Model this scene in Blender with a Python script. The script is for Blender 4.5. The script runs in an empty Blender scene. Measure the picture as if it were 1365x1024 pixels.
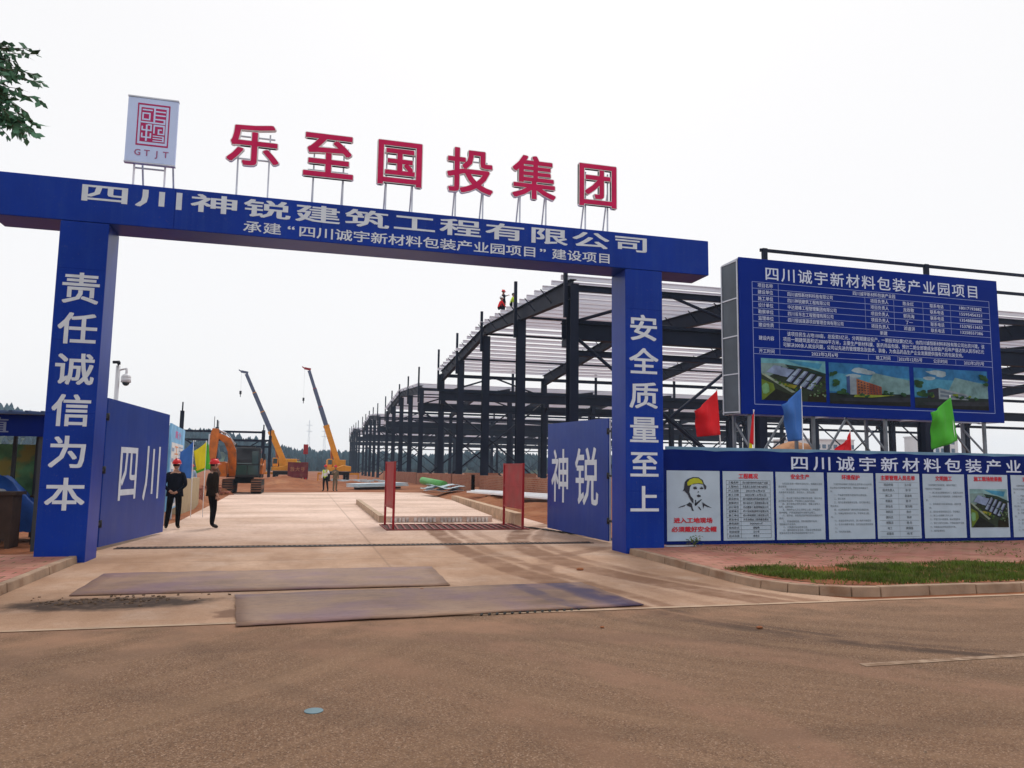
import bpy, bmesh, math, random
import numpy as np
from mathutils import Vector, Matrix, noise as mnoise
R = math.radians
random.seed(7)
SC = bpy.context.scene
COL = SC.collection

# ------------------------------------------------------------------ camera, world, sun, exposure
def make_camera():
    f, pitch, roll, yaw = 1021.594, 0.11175, 0.013266, 0.26042
    cy, sy, cp, sp = math.cos(yaw), math.sin(yaw), math.cos(pitch), math.sin(pitch)
    fw = Vector((sy*cp, cy*cp, sp)); r0 = Vector((cy, -sy, 0)); u0 = r0.cross(fw)
    c, s = math.cos(roll), math.sin(roll)
    r = c*r0 + s*u0; u = -s*r0 + c*u0
    cam = bpy.data.cameras.new('camera'); o = bpy.data.objects.new('camera', cam); COL.objects.link(o)
    m = Matrix((r, u, -fw)).transposed().to_4x4(); m.translation = (0, 0, 1.6)
    o.matrix_world = m
    cam.sensor_width = 36; cam.lens = f/1365*36; cam.clip_start = .1; cam.clip_end = 5000
    SC.camera = o
make_camera()

SUN_EL, SUN_AZ = 52, 22      # the sun stands behind the cloud, ahead and a little right
w = bpy.data.worlds.new('World'); SC.world = w; w.use_nodes = True
nt = w.node_tree; nt.nodes.clear()
out = nt.nodes.new('ShaderNodeOutputWorld'); bg = nt.nodes.new('ShaderNodeBackground')
sky = nt.nodes.new('ShaderNodeTexSky'); sky.sky_type = 'NISHITA'; sky.sun_disc = False
sky.sun_elevation = R(SUN_EL); sky.sun_rotation = R(SUN_AZ); sky.dust_density = 3
mix = nt.nodes.new('ShaderNodeMix'); mix.data_type = 'RGBA'; mix.inputs['Factor'].default_value = .93
tc = nt.nodes.new('ShaderNodeTexCoord'); nz = nt.nodes.new('ShaderNodeTexNoise'); nz.inputs['Scale'].default_value = 1.3
nz.inputs['Detail'].default_value = 3
cr = nt.nodes.new('ShaderNodeValToRGB')
cr.color_ramp.elements[0].position = .3; cr.color_ramp.elements[0].color = (7.9, 7.84, 7.84, 1)
cr.color_ramp.elements[1].position = .75; cr.color_ramp.elements[1].color = (8.05, 7.97, 7.97, 1)
nt.links.new(tc.outputs['Generated'], nz.inputs['Vector']); nt.links.new(nz.outputs['Fac'], cr.inputs['Fac'])
nt.links.new(sky.outputs[0], mix.inputs['A']); nt.links.new(cr.outputs[0], mix.inputs['B'])
nt.links.new(mix.outputs['Result'], bg.inputs['Color']); bg.inputs['Strength'].default_value = .1
nt.links.new(bg.outputs[0], out.inputs[0])
sl = bpy.data.lights.new('sun', 'SUN'); sl.energy = 1.3; sl.angle = R(16); sl.color = (1, .95, .88)
so = bpy.data.objects.new('sun', sl); COL.objects.link(so)
so.rotation_euler = Vector((math.sin(R(SUN_AZ))*math.cos(R(SUN_EL)), math.cos(R(SUN_AZ))*math.cos(R(SUN_EL)), math.sin(R(SUN_EL)))).to_track_quat('Z', 'Y').to_euler()
SC.cycles.volume_bounces = 4
vs = SC.view_settings; vs.view_transform = 'Standard'; vs.look = 'None'; vs.gamma = 1; vs.exposure = .33

# ------------------------------------------------------------------ helpers
def tag(o, label=None, cat=None, group=None, kind=None):
    if label: o['label'] = label
    if cat: o['category'] = cat
    if group: o['group'] = group
    if kind: o['kind'] = kind
    return o
ORG = {}
def thing(name, loc, label, cat, group=None):
    o = bpy.data.objects.new(name, None); o.empty_display_size = .3; COL.objects.link(o); o.location = loc
    ORG[o.name] = Vector(loc)
    return tag(o, label, cat, group)
def put(name, me, mats, parent=None):
    o = bpy.data.objects.new(name, me); COL.objects.link(o)
    for m in (mats if isinstance(mats, (list, tuple)) else [mats]): me.materials.append(m)
    if parent is not None:
        me.transform(Matrix.Translation(-ORG[parent.name])); o.parent = parent; ORG[o.name] = ORG[parent.name]
    else: ORG[o.name] = Vector((0, 0, 0))
    return o
def copy_tree(o, parent=None):
    c = o.copy(); COL.objects.link(c)
    if parent is not None: c.parent = parent
    for ch in list(o.children): copy_tree(ch, c)
    return c

class MB:
    def __init__(s): s.v = []; s.f = []; s.m = []; s.mi = 0; s.sm = []
    def add(s, vs, fs, smooth=False):
        n = len(s.v); s.v += [tuple(x) for x in vs]
        s.f += [tuple(i+n for i in f) for f in fs]; s.m += [s.mi]*len(fs); s.sm += [smooth]*len(fs); return s
    def mat(s, i): s.mi = i; return s
    def box(s, x0, x1, y0, y1, z0, z1):
        return s.add([(x0,y0,z0),(x1,y0,z0),(x1,y1,z0),(x0,y1,z0),(x0,y0,z1),(x1,y0,z1),(x1,y1,z1),(x0,y1,z1)],
              [(0,3,2,1),(4,5,6,7),(0,1,5,4),(1,2,6,5),(2,3,7,6),(3,0,4,7)])
    def bar(s, p, q, w, h, up=(0,0,1)):
        p, q = Vector(p), Vector(q); d = (q-p).normalized(); upv = Vector(up)
        if abs(d.dot(upv)) > .98: upv = Vector((0,1,0))
        a = d.cross(upv).normalized()*w/2; b = a.cross(d).normalized()*h/2
        c = [p-a-b, p+a-b, p+a+b, p-a+b, q-a-b, q+a-b, q+a+b, q-a+b]
        return s.add(c, [(0,1,2,3),(7,6,5,4),(0,4,5,1),(1,5,6,2),(2,6,7,3),(3,7,4,0)])
    def ibeam(s, p, q, w, h, t=.03, up=(0,0,1)):
        p, q = Vector(p), Vector(q); d = (q-p).normalized(); upv = Vector(up)
        if abs(d.dot(upv)) > .98: upv = Vector((0,1,0))
        a = d.cross(upv).normalized(); b = a.cross(d).normalized()
        s.bar(p, q, t, h-2*t, b); o = b*(h/2-t/2)
        s.bar(p+o, q+o, w, t, b); s.bar(p-o, q-o, w, t, b); return s
    def tube(s, p, q, r, r2=None, n=8, cap=True):
        p, q = Vector(p), Vector(q); r2 = r if r2 is None else r2
        d = (q-p).normalized(); a = d.orthogonal().normalized(); b = d.cross(a)
        vs = []
        for k in range(n):
            t = 2*math.pi*k/n; e = a*math.cos(t)+b*math.sin(t); vs += [p+e*r, q+e*r2]
        s.add(vs, [(2*k, 2*((k+1) % n), 2*((k+1) % n)+1, 2*k+1) for k in range(n)], True)
        if cap: s.add([], []); m = len(s.v)-2*n; s.f += [tuple(m+2*k for k in reversed(range(n))), tuple(m+2*k+1 for k in range(n))]; s.m += [s.mi]*2; s.sm += [False]*2
        return s
    def path(s, pts, r, n=6):
        for a, b in zip(pts[:-1], pts[1:]): s.tube(a, b, r, n=n)
        return s
    def ball(s, c, rx, ry=None, rz=None, n=12, m=8, z0=-1., z1=1.):
        ry = ry or rx; rz = rz or rx; vs = []; fs = []
        t0, t1 = math.asin(z0), math.asin(z1)
        for i in range(m+1):
            t = t0+(t1-t0)*i/m
            for k in range(n):
                a = 2*math.pi*k/n
                vs.append((c[0]+rx*math.cos(t)*math.cos(a), c[1]+ry*math.cos(t)*math.sin(a), c[2]+rz*math.sin(t)))
        for i in range(m):
            for k in range(n): fs.append((i*n+k, i*n+(k+1) % n, (i+1)*n+(k+1) % n, (i+1)*n+k))
        s.add(vs, fs, True); s.f.append(tuple(len(s.v)-n+k for k in range(n))); s.m.append(s.mi); s.sm.append(True)
        s.f.append(tuple(len(s.v)-n*(m+1)+k for k in reversed(range(n)))); s.m.append(s.mi); s.sm.append(True); return s
    def prism(s, pts, O, U, V, depth):
        O, U, V = Vector(O), Vector(U), Vector(V); N = U.cross(V); n = len(pts)
        vs = [O+U*a+V*b for a, b in pts]+[O+U*a+V*b-N*depth for a, b in pts]
        fs = [tuple(range(n)), tuple(reversed(range(n, 2*n)))]+[(i, n+i, n+(i+1) % n, (i+1) % n) for i in range(n)]
        return s.add(vs, fs)
    def mesh(s, name):
        me = bpy.data.meshes.new(name); me.from_pydata(s.v, [], s.f)
        me.polygons.foreach_set('material_index', s.m); me.polygons.foreach_set('use_smooth', s.sm); me.update(); return me
    def build(s, name, mats, parent=None, bevel=0):
        o = put(name, s.mesh(name), mats, parent)
        if bevel:
            b = o.modifiers.new('bevel', 'BEVEL'); b.width = bevel; b.segments = 2; b.limit_method = 'ANGLE'
        return o

# ------------------------------------------------------------------ materials
MC = {}
def mat(name, c, rough=.7, metal=0, var=.15, scale=3., bump=0., bscale=40., spec=.25, dirt=None, dscale=1.2, dlo=.5, dhi=.75, coat=0):
    if name in MC: return MC[name]
    m = bpy.data.materials.new(name); m.use_nodes = True; t = m.node_tree; N = t.nodes; L = t.links
    b = N['Principled BSDF']; b.inputs['Roughness'].default_value = rough; b.inputs['Metallic'].default_value = metal
    b.inputs['Specular IOR Level'].default_value = spec
    g = N.new('ShaderNodeNewGeometry')
    n1 = N.new('ShaderNodeTexNoise'); n1.inputs['Scale'].default_value = scale; n1.inputs['Detail'].default_value = 5
    L.new(g.outputs['Position'], n1.inputs['Vector'])
    r = N.new('ShaderNodeValToRGB'); r.color_ramp.elements[0].position = .3; r.color_ramp.elements[1].position = .7
    r.color_ramp.elements[0].color = tuple(x*(1-var) for x in c)+(1,); r.color_ramp.elements[1].color = tuple(min(1, x*(1+var)) for x in c)+(1,)
    L.new(n1.outputs['Fac'], r.inputs['Fac']); col = r.outputs[0]
    if dirt:
        n2 = N.new('ShaderNodeTexNoise'); n2.inputs['Scale'].default_value = dscale; n2.inputs['Detail'].default_value = 6
        L.new(g.outputs['Position'], n2.inputs['Vector'])
        r2 = N.new('ShaderNodeValToRGB'); r2.color_ramp.elements[0].position = dlo; r2.color_ramp.elements[1].position = dhi
        mx = N.new('ShaderNodeMix'); mx.data_type = 'RGBA'; L.new(n2.outputs['Fac'], r2.inputs['Fac']); L.new(r2.outputs[0], mx.inputs['Factor'])
        L.new(col, mx.inputs['A']); mx.inputs['B'].default_value = tuple(dirt)+(1,); col = mx.outputs['Result']
    L.new(col, b.inputs['Base Color'])
    if bump:
        n3 = N.new('ShaderNodeTexNoise'); n3.inputs['Scale'].default_value = bscale; n3.inputs['Detail'].default_value = 4
        L.new(g.outputs['Position'], n3.inputs['Vector'])
        bm = N.new('ShaderNodeBump'); bm.inputs['Strength'].default_value = bump; bm.inputs['Distance'].default_value = .02
        L.new(n3.outputs['Fac'], bm.inputs['Height']); L.new(bm.outputs[0], b.inputs['Normal'])
    MC[name] = m; return m

class NG:       # small node-graph helper for the ground materials
    def __init__(s, name, rough=.85):
        s.m = bpy.data.materials.new(name); s.m.use_nodes = True; s.t = s.m.node_tree; s.N = s.t.nodes; s.L = s.t.links
        s.b = s.N['Principled BSDF']; s.b.inputs['Roughness'].default_value = rough; s.b.inputs['Specular IOR Level'].default_value = .12
        s.pos = s.N.new('ShaderNodeNewGeometry').outputs['Position']
    def noise(s, scale, detail=5, rough=.55, vec=None, sc3=None, dist=0):
        v = vec or s.pos
        if sc3: 
            mp = s.N.new('ShaderNodeMapping'); mp.inputs['Scale'].default_value = sc3; s.L.new(v, mp.inputs[0]); v = mp.outputs[0]
        n = s.N.new('ShaderNodeTexNoise'); n.inputs['Scale'].default_value = scale; n.inputs['Detail'].default_value = detail
        n.inputs['Roughness'].default_value = rough; n.inputs['Distortion'].default_value = dist
        s.L.new(v, n.inputs['Vector']); return n.outputs['Fac']
    def ramp(s, fac, stops):
        r = s.N.new('ShaderNodeValToRGB'); e = r.color_ramp.elements
        while len(e) < len(stops): e.new(.5)
        for k, (p, c) in enumerate(stops):
            e[k].position = p; e[k].color = (c, c, c, 1) if isinstance(c, (int, float)) else tuple(c)+(1,)
        s.L.new(fac, r.inputs['Fac']); return r.outputs[0]
    def mix(s, fac, a, b, mode='MIX'):
        m = s.N.new('ShaderNodeMix'); m.data_type = 'RGBA'; m.blend_type = mode
        for k, x in (('Factor', fac), ('A', a), ('B', b)):
            if isinstance(x, (int, float)): m.inputs[k].default_value = x if k == 'Factor' else (x, x, x, 1)
            elif isinstance(x, tuple): m.inputs[k].default_value = x+(1,)
            else: s.L.new(x, m.inputs[k])
        return m.outputs['Result']
    def math(s, op, a, b=None):
        m = s.N.new('ShaderNodeMath'); m.operation = op
        for k, x in enumerate((a, b)):
            if x is None: continue
            if isinstance(x, (int, float)): m.inputs[k].default_value = x
            else: s.L.new(x, m.inputs[k])
        return m.outputs[0]
    def sep(s):
        q = s.N.new('ShaderNodeSeparateXYZ'); s.L.new(s.pos, q.inputs[0]); return q.outputs
    def band(s, v, c, wd, soft):      # 1 inside |v-c|<wd, soft edge
        d = s.math('ABSOLUTE', s.math('SUBTRACT', v, c)); mr = s.N.new('ShaderNodeMapRange'); mr.interpolation_type = 'SMOOTHSTEP'
        s.L.new(d, mr.inputs[0]); mr.inputs[1].default_value = wd; mr.inputs[2].default_value = wd+soft
        mr.inputs[3].default_value = 1; mr.inputs[4].default_value = 0; return mr.outputs[0]
    def dist(s, cx, cy, sx=1, sy=1):
        x, y, _ = s.sep(); a = s.math('MULTIPLY', s.math('SUBTRACT', x, cx), sx); b = s.math('MULTIPLY', s.math('SUBTRACT', y, cy), sy)
        return s.math('SQRT', s.math('ADD', s.math('MULTIPLY', a, a), s.math('MULTIPLY', b, b)))
    def bump(s, h, st=.4, d=.01):
        b = s.N.new('ShaderNodeBump'); b.inputs['Strength'].default_value = st; b.inputs['Distance'].default_value = d
        s.L.new(h, b.inputs['Height']); s.L.new(b.outputs[0], s.b.inputs['Normal'])
    def done(s, col): s.L.new(col, s.b.inputs['Base Color']); return s.m

def asphalt_mat():
    g = NG('asphalt', .88)
    base = g.ramp(g.noise(.55, 4), [(.3, (.192, .108, .062)), (.55, (.226, .130, .077)), (.75, (.252, .150, .092))])
    fine = g.noise(55, 4, .8); col = g.mix(g.ramp(fine, [(.42, 0), (.62, .9)]), base, (.07, .042, .03))
    col = g.mix(g.ramp(g.noise(85, 3), [(.56, 0), (.64, .8)]), col, (.42, .30, .22))
    col = g.mix(g.ramp(g.noise(.22, 4), [(.35, 0), (.65, .3)]), col, (.24, .135, .082))
    col = g.mix(g.ramp(g.noise(4.5, 6, .7), [(.45, 0), (.75, .25)]), col, (.11, .066, .042))
    def streaks(cx, cy, x0, x1, c, amt, sc=9):
        x, y, _ = g.sep(); ax, ay = g.math('SUBTRACT', x, cx), g.math('SUBTRACT', y, cy)
        cb = g.N.new('ShaderNodeCombineXYZ'); g.L.new(g.math('MULTIPLY', g.dist(cx, cy), sc), cb.inputs[0]); g.L.new(g.math('MULTIPLY', g.math('ARCTAN2', ay, ax), 2.2), cb.inputs[1])
        mr = g.N.new('ShaderNodeMapRange'); g.L.new(x, mr.inputs[0]); mr.inputs[1].default_value = x0; mr.inputs[2].default_value = x1
        return g.math('MULTIPLY', g.math('MULTIPLY', g.ramp(g.noise(.42, 6, .6, vec=cb.outputs[0]), [(.46, 0), (.68, 1)]), mr.outputs[0]), amt)
    col = g.mix(streaks(9.2, 10.4, .2, 2.2, 0, .2), col, (.115, .07, .043)); col = g.mix(streaks(8.2, 11.4, .2, 2.2, 0, .4, 9), col, (.30, .185, .115))
    col = g.mix(streaks(-7, 11, 2.0, -.2, 0, .2), col, (.12, .076, .045)); col = g.mix(streaks(-6, 12, 2.0, -.2, 0, .4, 9), col, (.30, .185, .115))
    # curved tyre sweeps turning out of the gate, paler dust and darker rubber
    for cx, cy, rr, wd, c, st in ((9.22, 10.44, 5.69, .05, (.06, .038, .03), .7), (9.22, 10.44, 5.48, .03, (.07, .045, .034), .6), (8.7, 10.2, 5.25, .04, (.07, .045, .034), .6), (9.6, 10.4, 6.7, .03, (.09, .058, .04), .3), (5.85, 10.13, 7.22, .03, (.10, .064, .045), .25), (-6.6, 1.79, 8.68, .12, (.25, .14, .09), .45), (-2.46, 3.76, 5.32, .14, (.27, .15, .10), .5),
                              (9.06, 2.66, 11.39, .15, (.24, .145, .095), .5), (18.8, 1.5, 21.9, .12, (.26, .15, .10), .5), (-1.5, 1.0, 7.6, .2, (.27, .15, .10), .5), (4, 12.5, 8.2, .05, (.09, .058, .04), .25), (1, 14, 11.0, .22, (.24, .135, .09), .35), (0, -9, 16.4, .1, (.10, .062, .045), .25)):
        dd = g.math('ADD', g.dist(cx, cy), g.math('ADD', g.math('MULTIPLY', g.math('SUBTRACT', g.noise(.35, 2), .5), .35), g.math('MULTIPLY', g.math('SUBTRACT', g.noise(9, 3), .5), .07)))
        f = g.math('MULTIPLY', g.math('MULTIPLY', g.band(dd, rr, wd, .07 if st > .55 else .16), g.ramp(g.noise(1.3, 6, .65), [(.36, 0), (.56, 1)])), st)
        col = g.mix(f, col, c)
    col = g.mix(g.math('MULTIPLY', g.band(g.sep()[1], 8.4, .2, 1.1), g.ramp(g.noise(1.1, 6), [(.42, 0), (.66, .7)])), col, (.36, .20, .125))
    g.bump(fine, .8, .012); return g.done(col)

def concrete_mat(name, tyre=True):
    g = NG(name, .8)
    x, y, z = g.sep()
    col = g.ramp(g.noise(.5, 5), [(.3, (.33, .192, .116)), (.5, (.43, .268, .178)), (.72, (.53, .358, .256))])
    col = g.mix(g.ramp(g.noise(1.6, 6, sc3=(1, .3, 1)), [(.45, 0), (.7, .65)]), col, (.25, .135, .078))
    col = g.mix(g.ramp(g.noise(.9, 6, .65), [(.5, 0), (.68, .6)]), col, (.48, .35, .275))
    wet = g.N.new('ShaderNodeMapRange'); g.L.new(y, wet.inputs[0]); wet.inputs[1].default_value = 15; wet.inputs[2].default_value = 24; wet.inputs[3].default_value = 0; wet.inputs[4].default_value = .8  # blends in a paler tone further up the drive
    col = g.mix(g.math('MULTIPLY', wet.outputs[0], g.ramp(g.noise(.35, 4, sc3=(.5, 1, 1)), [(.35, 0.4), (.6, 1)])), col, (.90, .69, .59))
    col = g.mix(g.ramp(g.noise(60, 3), [(.45, 0), (.7, .4)]), col, (.24, .14, .085))
    col = g.mix(g.ramp(g.noise(6, 6, .75), [(.48, 0), (.66, .4)]), col, (.27, .155, .09))
    col = g.mix(g.ramp(g.noise(110, 2), [(.6, 0), (.68, .5)]), col, (.62, .48, .36))
    if tyre:
        for cx, cy, rr, wd, st in ((43.04, 15.86, 39.9, .17, .9), (43.04, 15.86, 39.45, .05, .7), (17.29, 14.19, 12.89, .2, .85), (17.29, 14.19, 12.4, .06, .6), (9.22, 10.44, 5.69, .12, .6), (43.04, 15.86, 38.9, .06, .35)):
            dd = g.math('ADD', g.dist(cx, cy), g.math('ADD', g.math('MULTIPLY', g.math('SUBTRACT', g.noise(.5, 2), .5), .3), g.math('MULTIPLY', g.math('SUBTRACT', g.noise(7, 3), .5), .12)))
            f = g.math('MULTIPLY', g.math('MULTIPLY', g.band(dd, rr, wd, .12), g.ramp(g.noise(1.5, 5), [(.3, .3), (.55, 1)])), st)
            col = g.mix(f, col, (.185, .092, .052))
        # the broken wet hollow beside the steel plate
        dd = g.math('ADD', g.dist(-2.15, 9.95, .55, 1.45), g.math('MULTIPLY', g.math('SUBTRACT', g.noise(3.2, 5), .5), .7))
        f = g.math('MULTIPLY', g.band(dd, 0, .42, .4), g.ramp(g.noise(7, 6, .7), [(.25, .6), (.5, 1)]))
        col = g.mix(f, col, (.062, .040, .03))
        dd = g.math('ADD', g.dist(-.75, 9.1, 2, 1.2), g.math('MULTIPLY', g.math('SUBTRACT', g.noise(5, 5), .5), .8))
        col = g.mix(g.math('MULTIPLY', g.band(dd, 0, .15, .3), .8), col, (.16, .085, .055))
        dd = g.math('ADD', g.dist(7.2, 13.6, .5, 2.2), g.math('MULTIPLY', g.math('SUBTRACT', g.noise(3, 5), .5), .8))
        col = g.mix(g.math('MULTIPLY', g.band(dd, 0, .3, .4), .7), col, (.25, .11, .06))
    for c in (14.0, 22.8, 28.5, 34.5, 40.5, 46.5):          # saw-cut joints
        col = g.mix(g.math('MULTIPLY', g.band(y, c, .012, .02), .55), col, (.16, .10, .07))
    col = g.mix(g.math('MULTIPLY', g.band(x, 1.4, .01, .02), .4), col, (.2, .13, .09))
    g.bump(g.noise(50, 4), .3, .006); return g.done(col)

def dirt_mat():
    g = NG('red_earth', .95)
    col = g.ramp(g.noise(.35, 6), [(.3, (.20, .066, .028)), (.5, (.29, .108, .050)), (.72, (.39, .18, .09))])
    col = g.mix(g.ramp(g.noise(2.2, 6), [(.48, 0), (.72, .6)]), col, (.15, .06, .034))
    g.bump(g.noise(3.5, 7), 1, .12); return g.done(col)

def paver_mat():
    g = NG('pavers', .9)
    mp = g.N.new('ShaderNodeMapping'); g.L.new(g.pos, mp.inputs[0])
    br = g.N.new('ShaderNodeTexBrick'); g.L.new(mp.outputs[0], br.inputs['Vector'])
    br.inputs['Scale'].default_value = 1; br.inputs['Brick Width'].default_value = .42; br.inputs['Row Height'].default_value = .21
    br.inputs['Mortar Size'].default_value = .012; br.inputs['Color1'].default_value = (.33, .125, .095, 1); br.inputs['Color2'].default_value = (.42, .19, .15, 1)
    br.inputs['Mortar'].default_value = (.16, .09, .06, 1)
    col = g.mix(g.ramp(g.noise(1.2, 5), [(.4, 0), (.7, .6)]), br.outputs['Color'], (.40, .23, .15))
    green = g.math('MULTIPLY', g.ramp(br.outputs['Fac'], [(.2, 0), (.8, 1)]), g.ramp(g.noise(1.7, 4), [(.45, 0), (.55, 1)]))
    col = g.mix(green, col, (.05, .085, .025))
    g.bump(br.outputs['Fac'], -.4, .01); return g.done(col)

def brick_mat():
    g = NG('red_brick', .9)
    br = g.N.new('ShaderNodeTexBrick')
    cmb = g.N.new('ShaderNodeCombineXYZ'); x, y, z = g.sep(); g.L.new(g.math('ADD', x, y), cmb.inputs[0]); g.L.new(z, cmb.inputs[1]); g.L.new(cmb.outputs[0], br.inputs['Vector'])
    br.inputs['Scale'].default_value = 1; br.inputs['Brick Width'].default_value = .26; br.inputs['Row Height'].default_value = .10; br.inputs['Mortar Size'].default_value = .012
    br.inputs['Color1'].default_value = (.24, .065, .032, 1); br.inputs['Color2'].default_value = (.34, .11, .058, 1); br.inputs['Mortar'].default_value = (.34, .24, .18, 1)
    col = g.mix(g.ramp(g.noise(.7, 5), [(.42, 0), (.7, .6)]), br.outputs['Color'], (.38, .21, .14))
    g.bump(br.outputs['Fac'], -.5, .01); return g.done(col)

def steel_plate_mat():
    g = NG('plate_steel', .55)
    col = g.ramp(g.noise(.8, 6, sc3=(1, .5, 1)), [(.3, (.165, .098, .070)), (.52, (.25, .155, .112)), (.75, (.34, .225, .155))])
    col = g.mix(g.ramp(g.noise(1.6, 6, .65, sc3=(.5, 1.4, 1)), [(.46, 0), (.64, .8)]), col, (.30, .185, .12))
    col = g.mix(g.ramp(g.noise(.9, 4), [(.46, 0), (.66, .6)]), col, (.17, .10, .15))
    col = g.mix(g.ramp(g.noise(14, 6, .75, sc3=(.6, 1.6, 1)), [(.5, 0), (.7, .55)]), col, (.10, .062, .048))
    for cx, cy, rr, wd in ((9.22, 10.44, 5.69, .10), (8.7, 10.2, 5.25, .09), (9.6, 10.4, 6.7, .06), (43.04, 15.86, 39.9, .12)):
        dd = g.math('ADD', g.dist(cx, cy), g.math('MULTIPLY', g.math('SUBTRACT', g.noise(1.1, 3), .5), .4))
        col = g.mix(g.math('MULTIPLY', g.math('MULTIPLY', g.band(dd, rr, wd, .1), g.ramp(g.noise(2.2, 5), [(.35, .2), (.6, 1)])), .8), col, (.06, .042, .085))
    g.b.inputs['Metallic'].default_value = .15; g.bump(g.noise(18, 4), .25, .004); return g.done(col)

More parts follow.
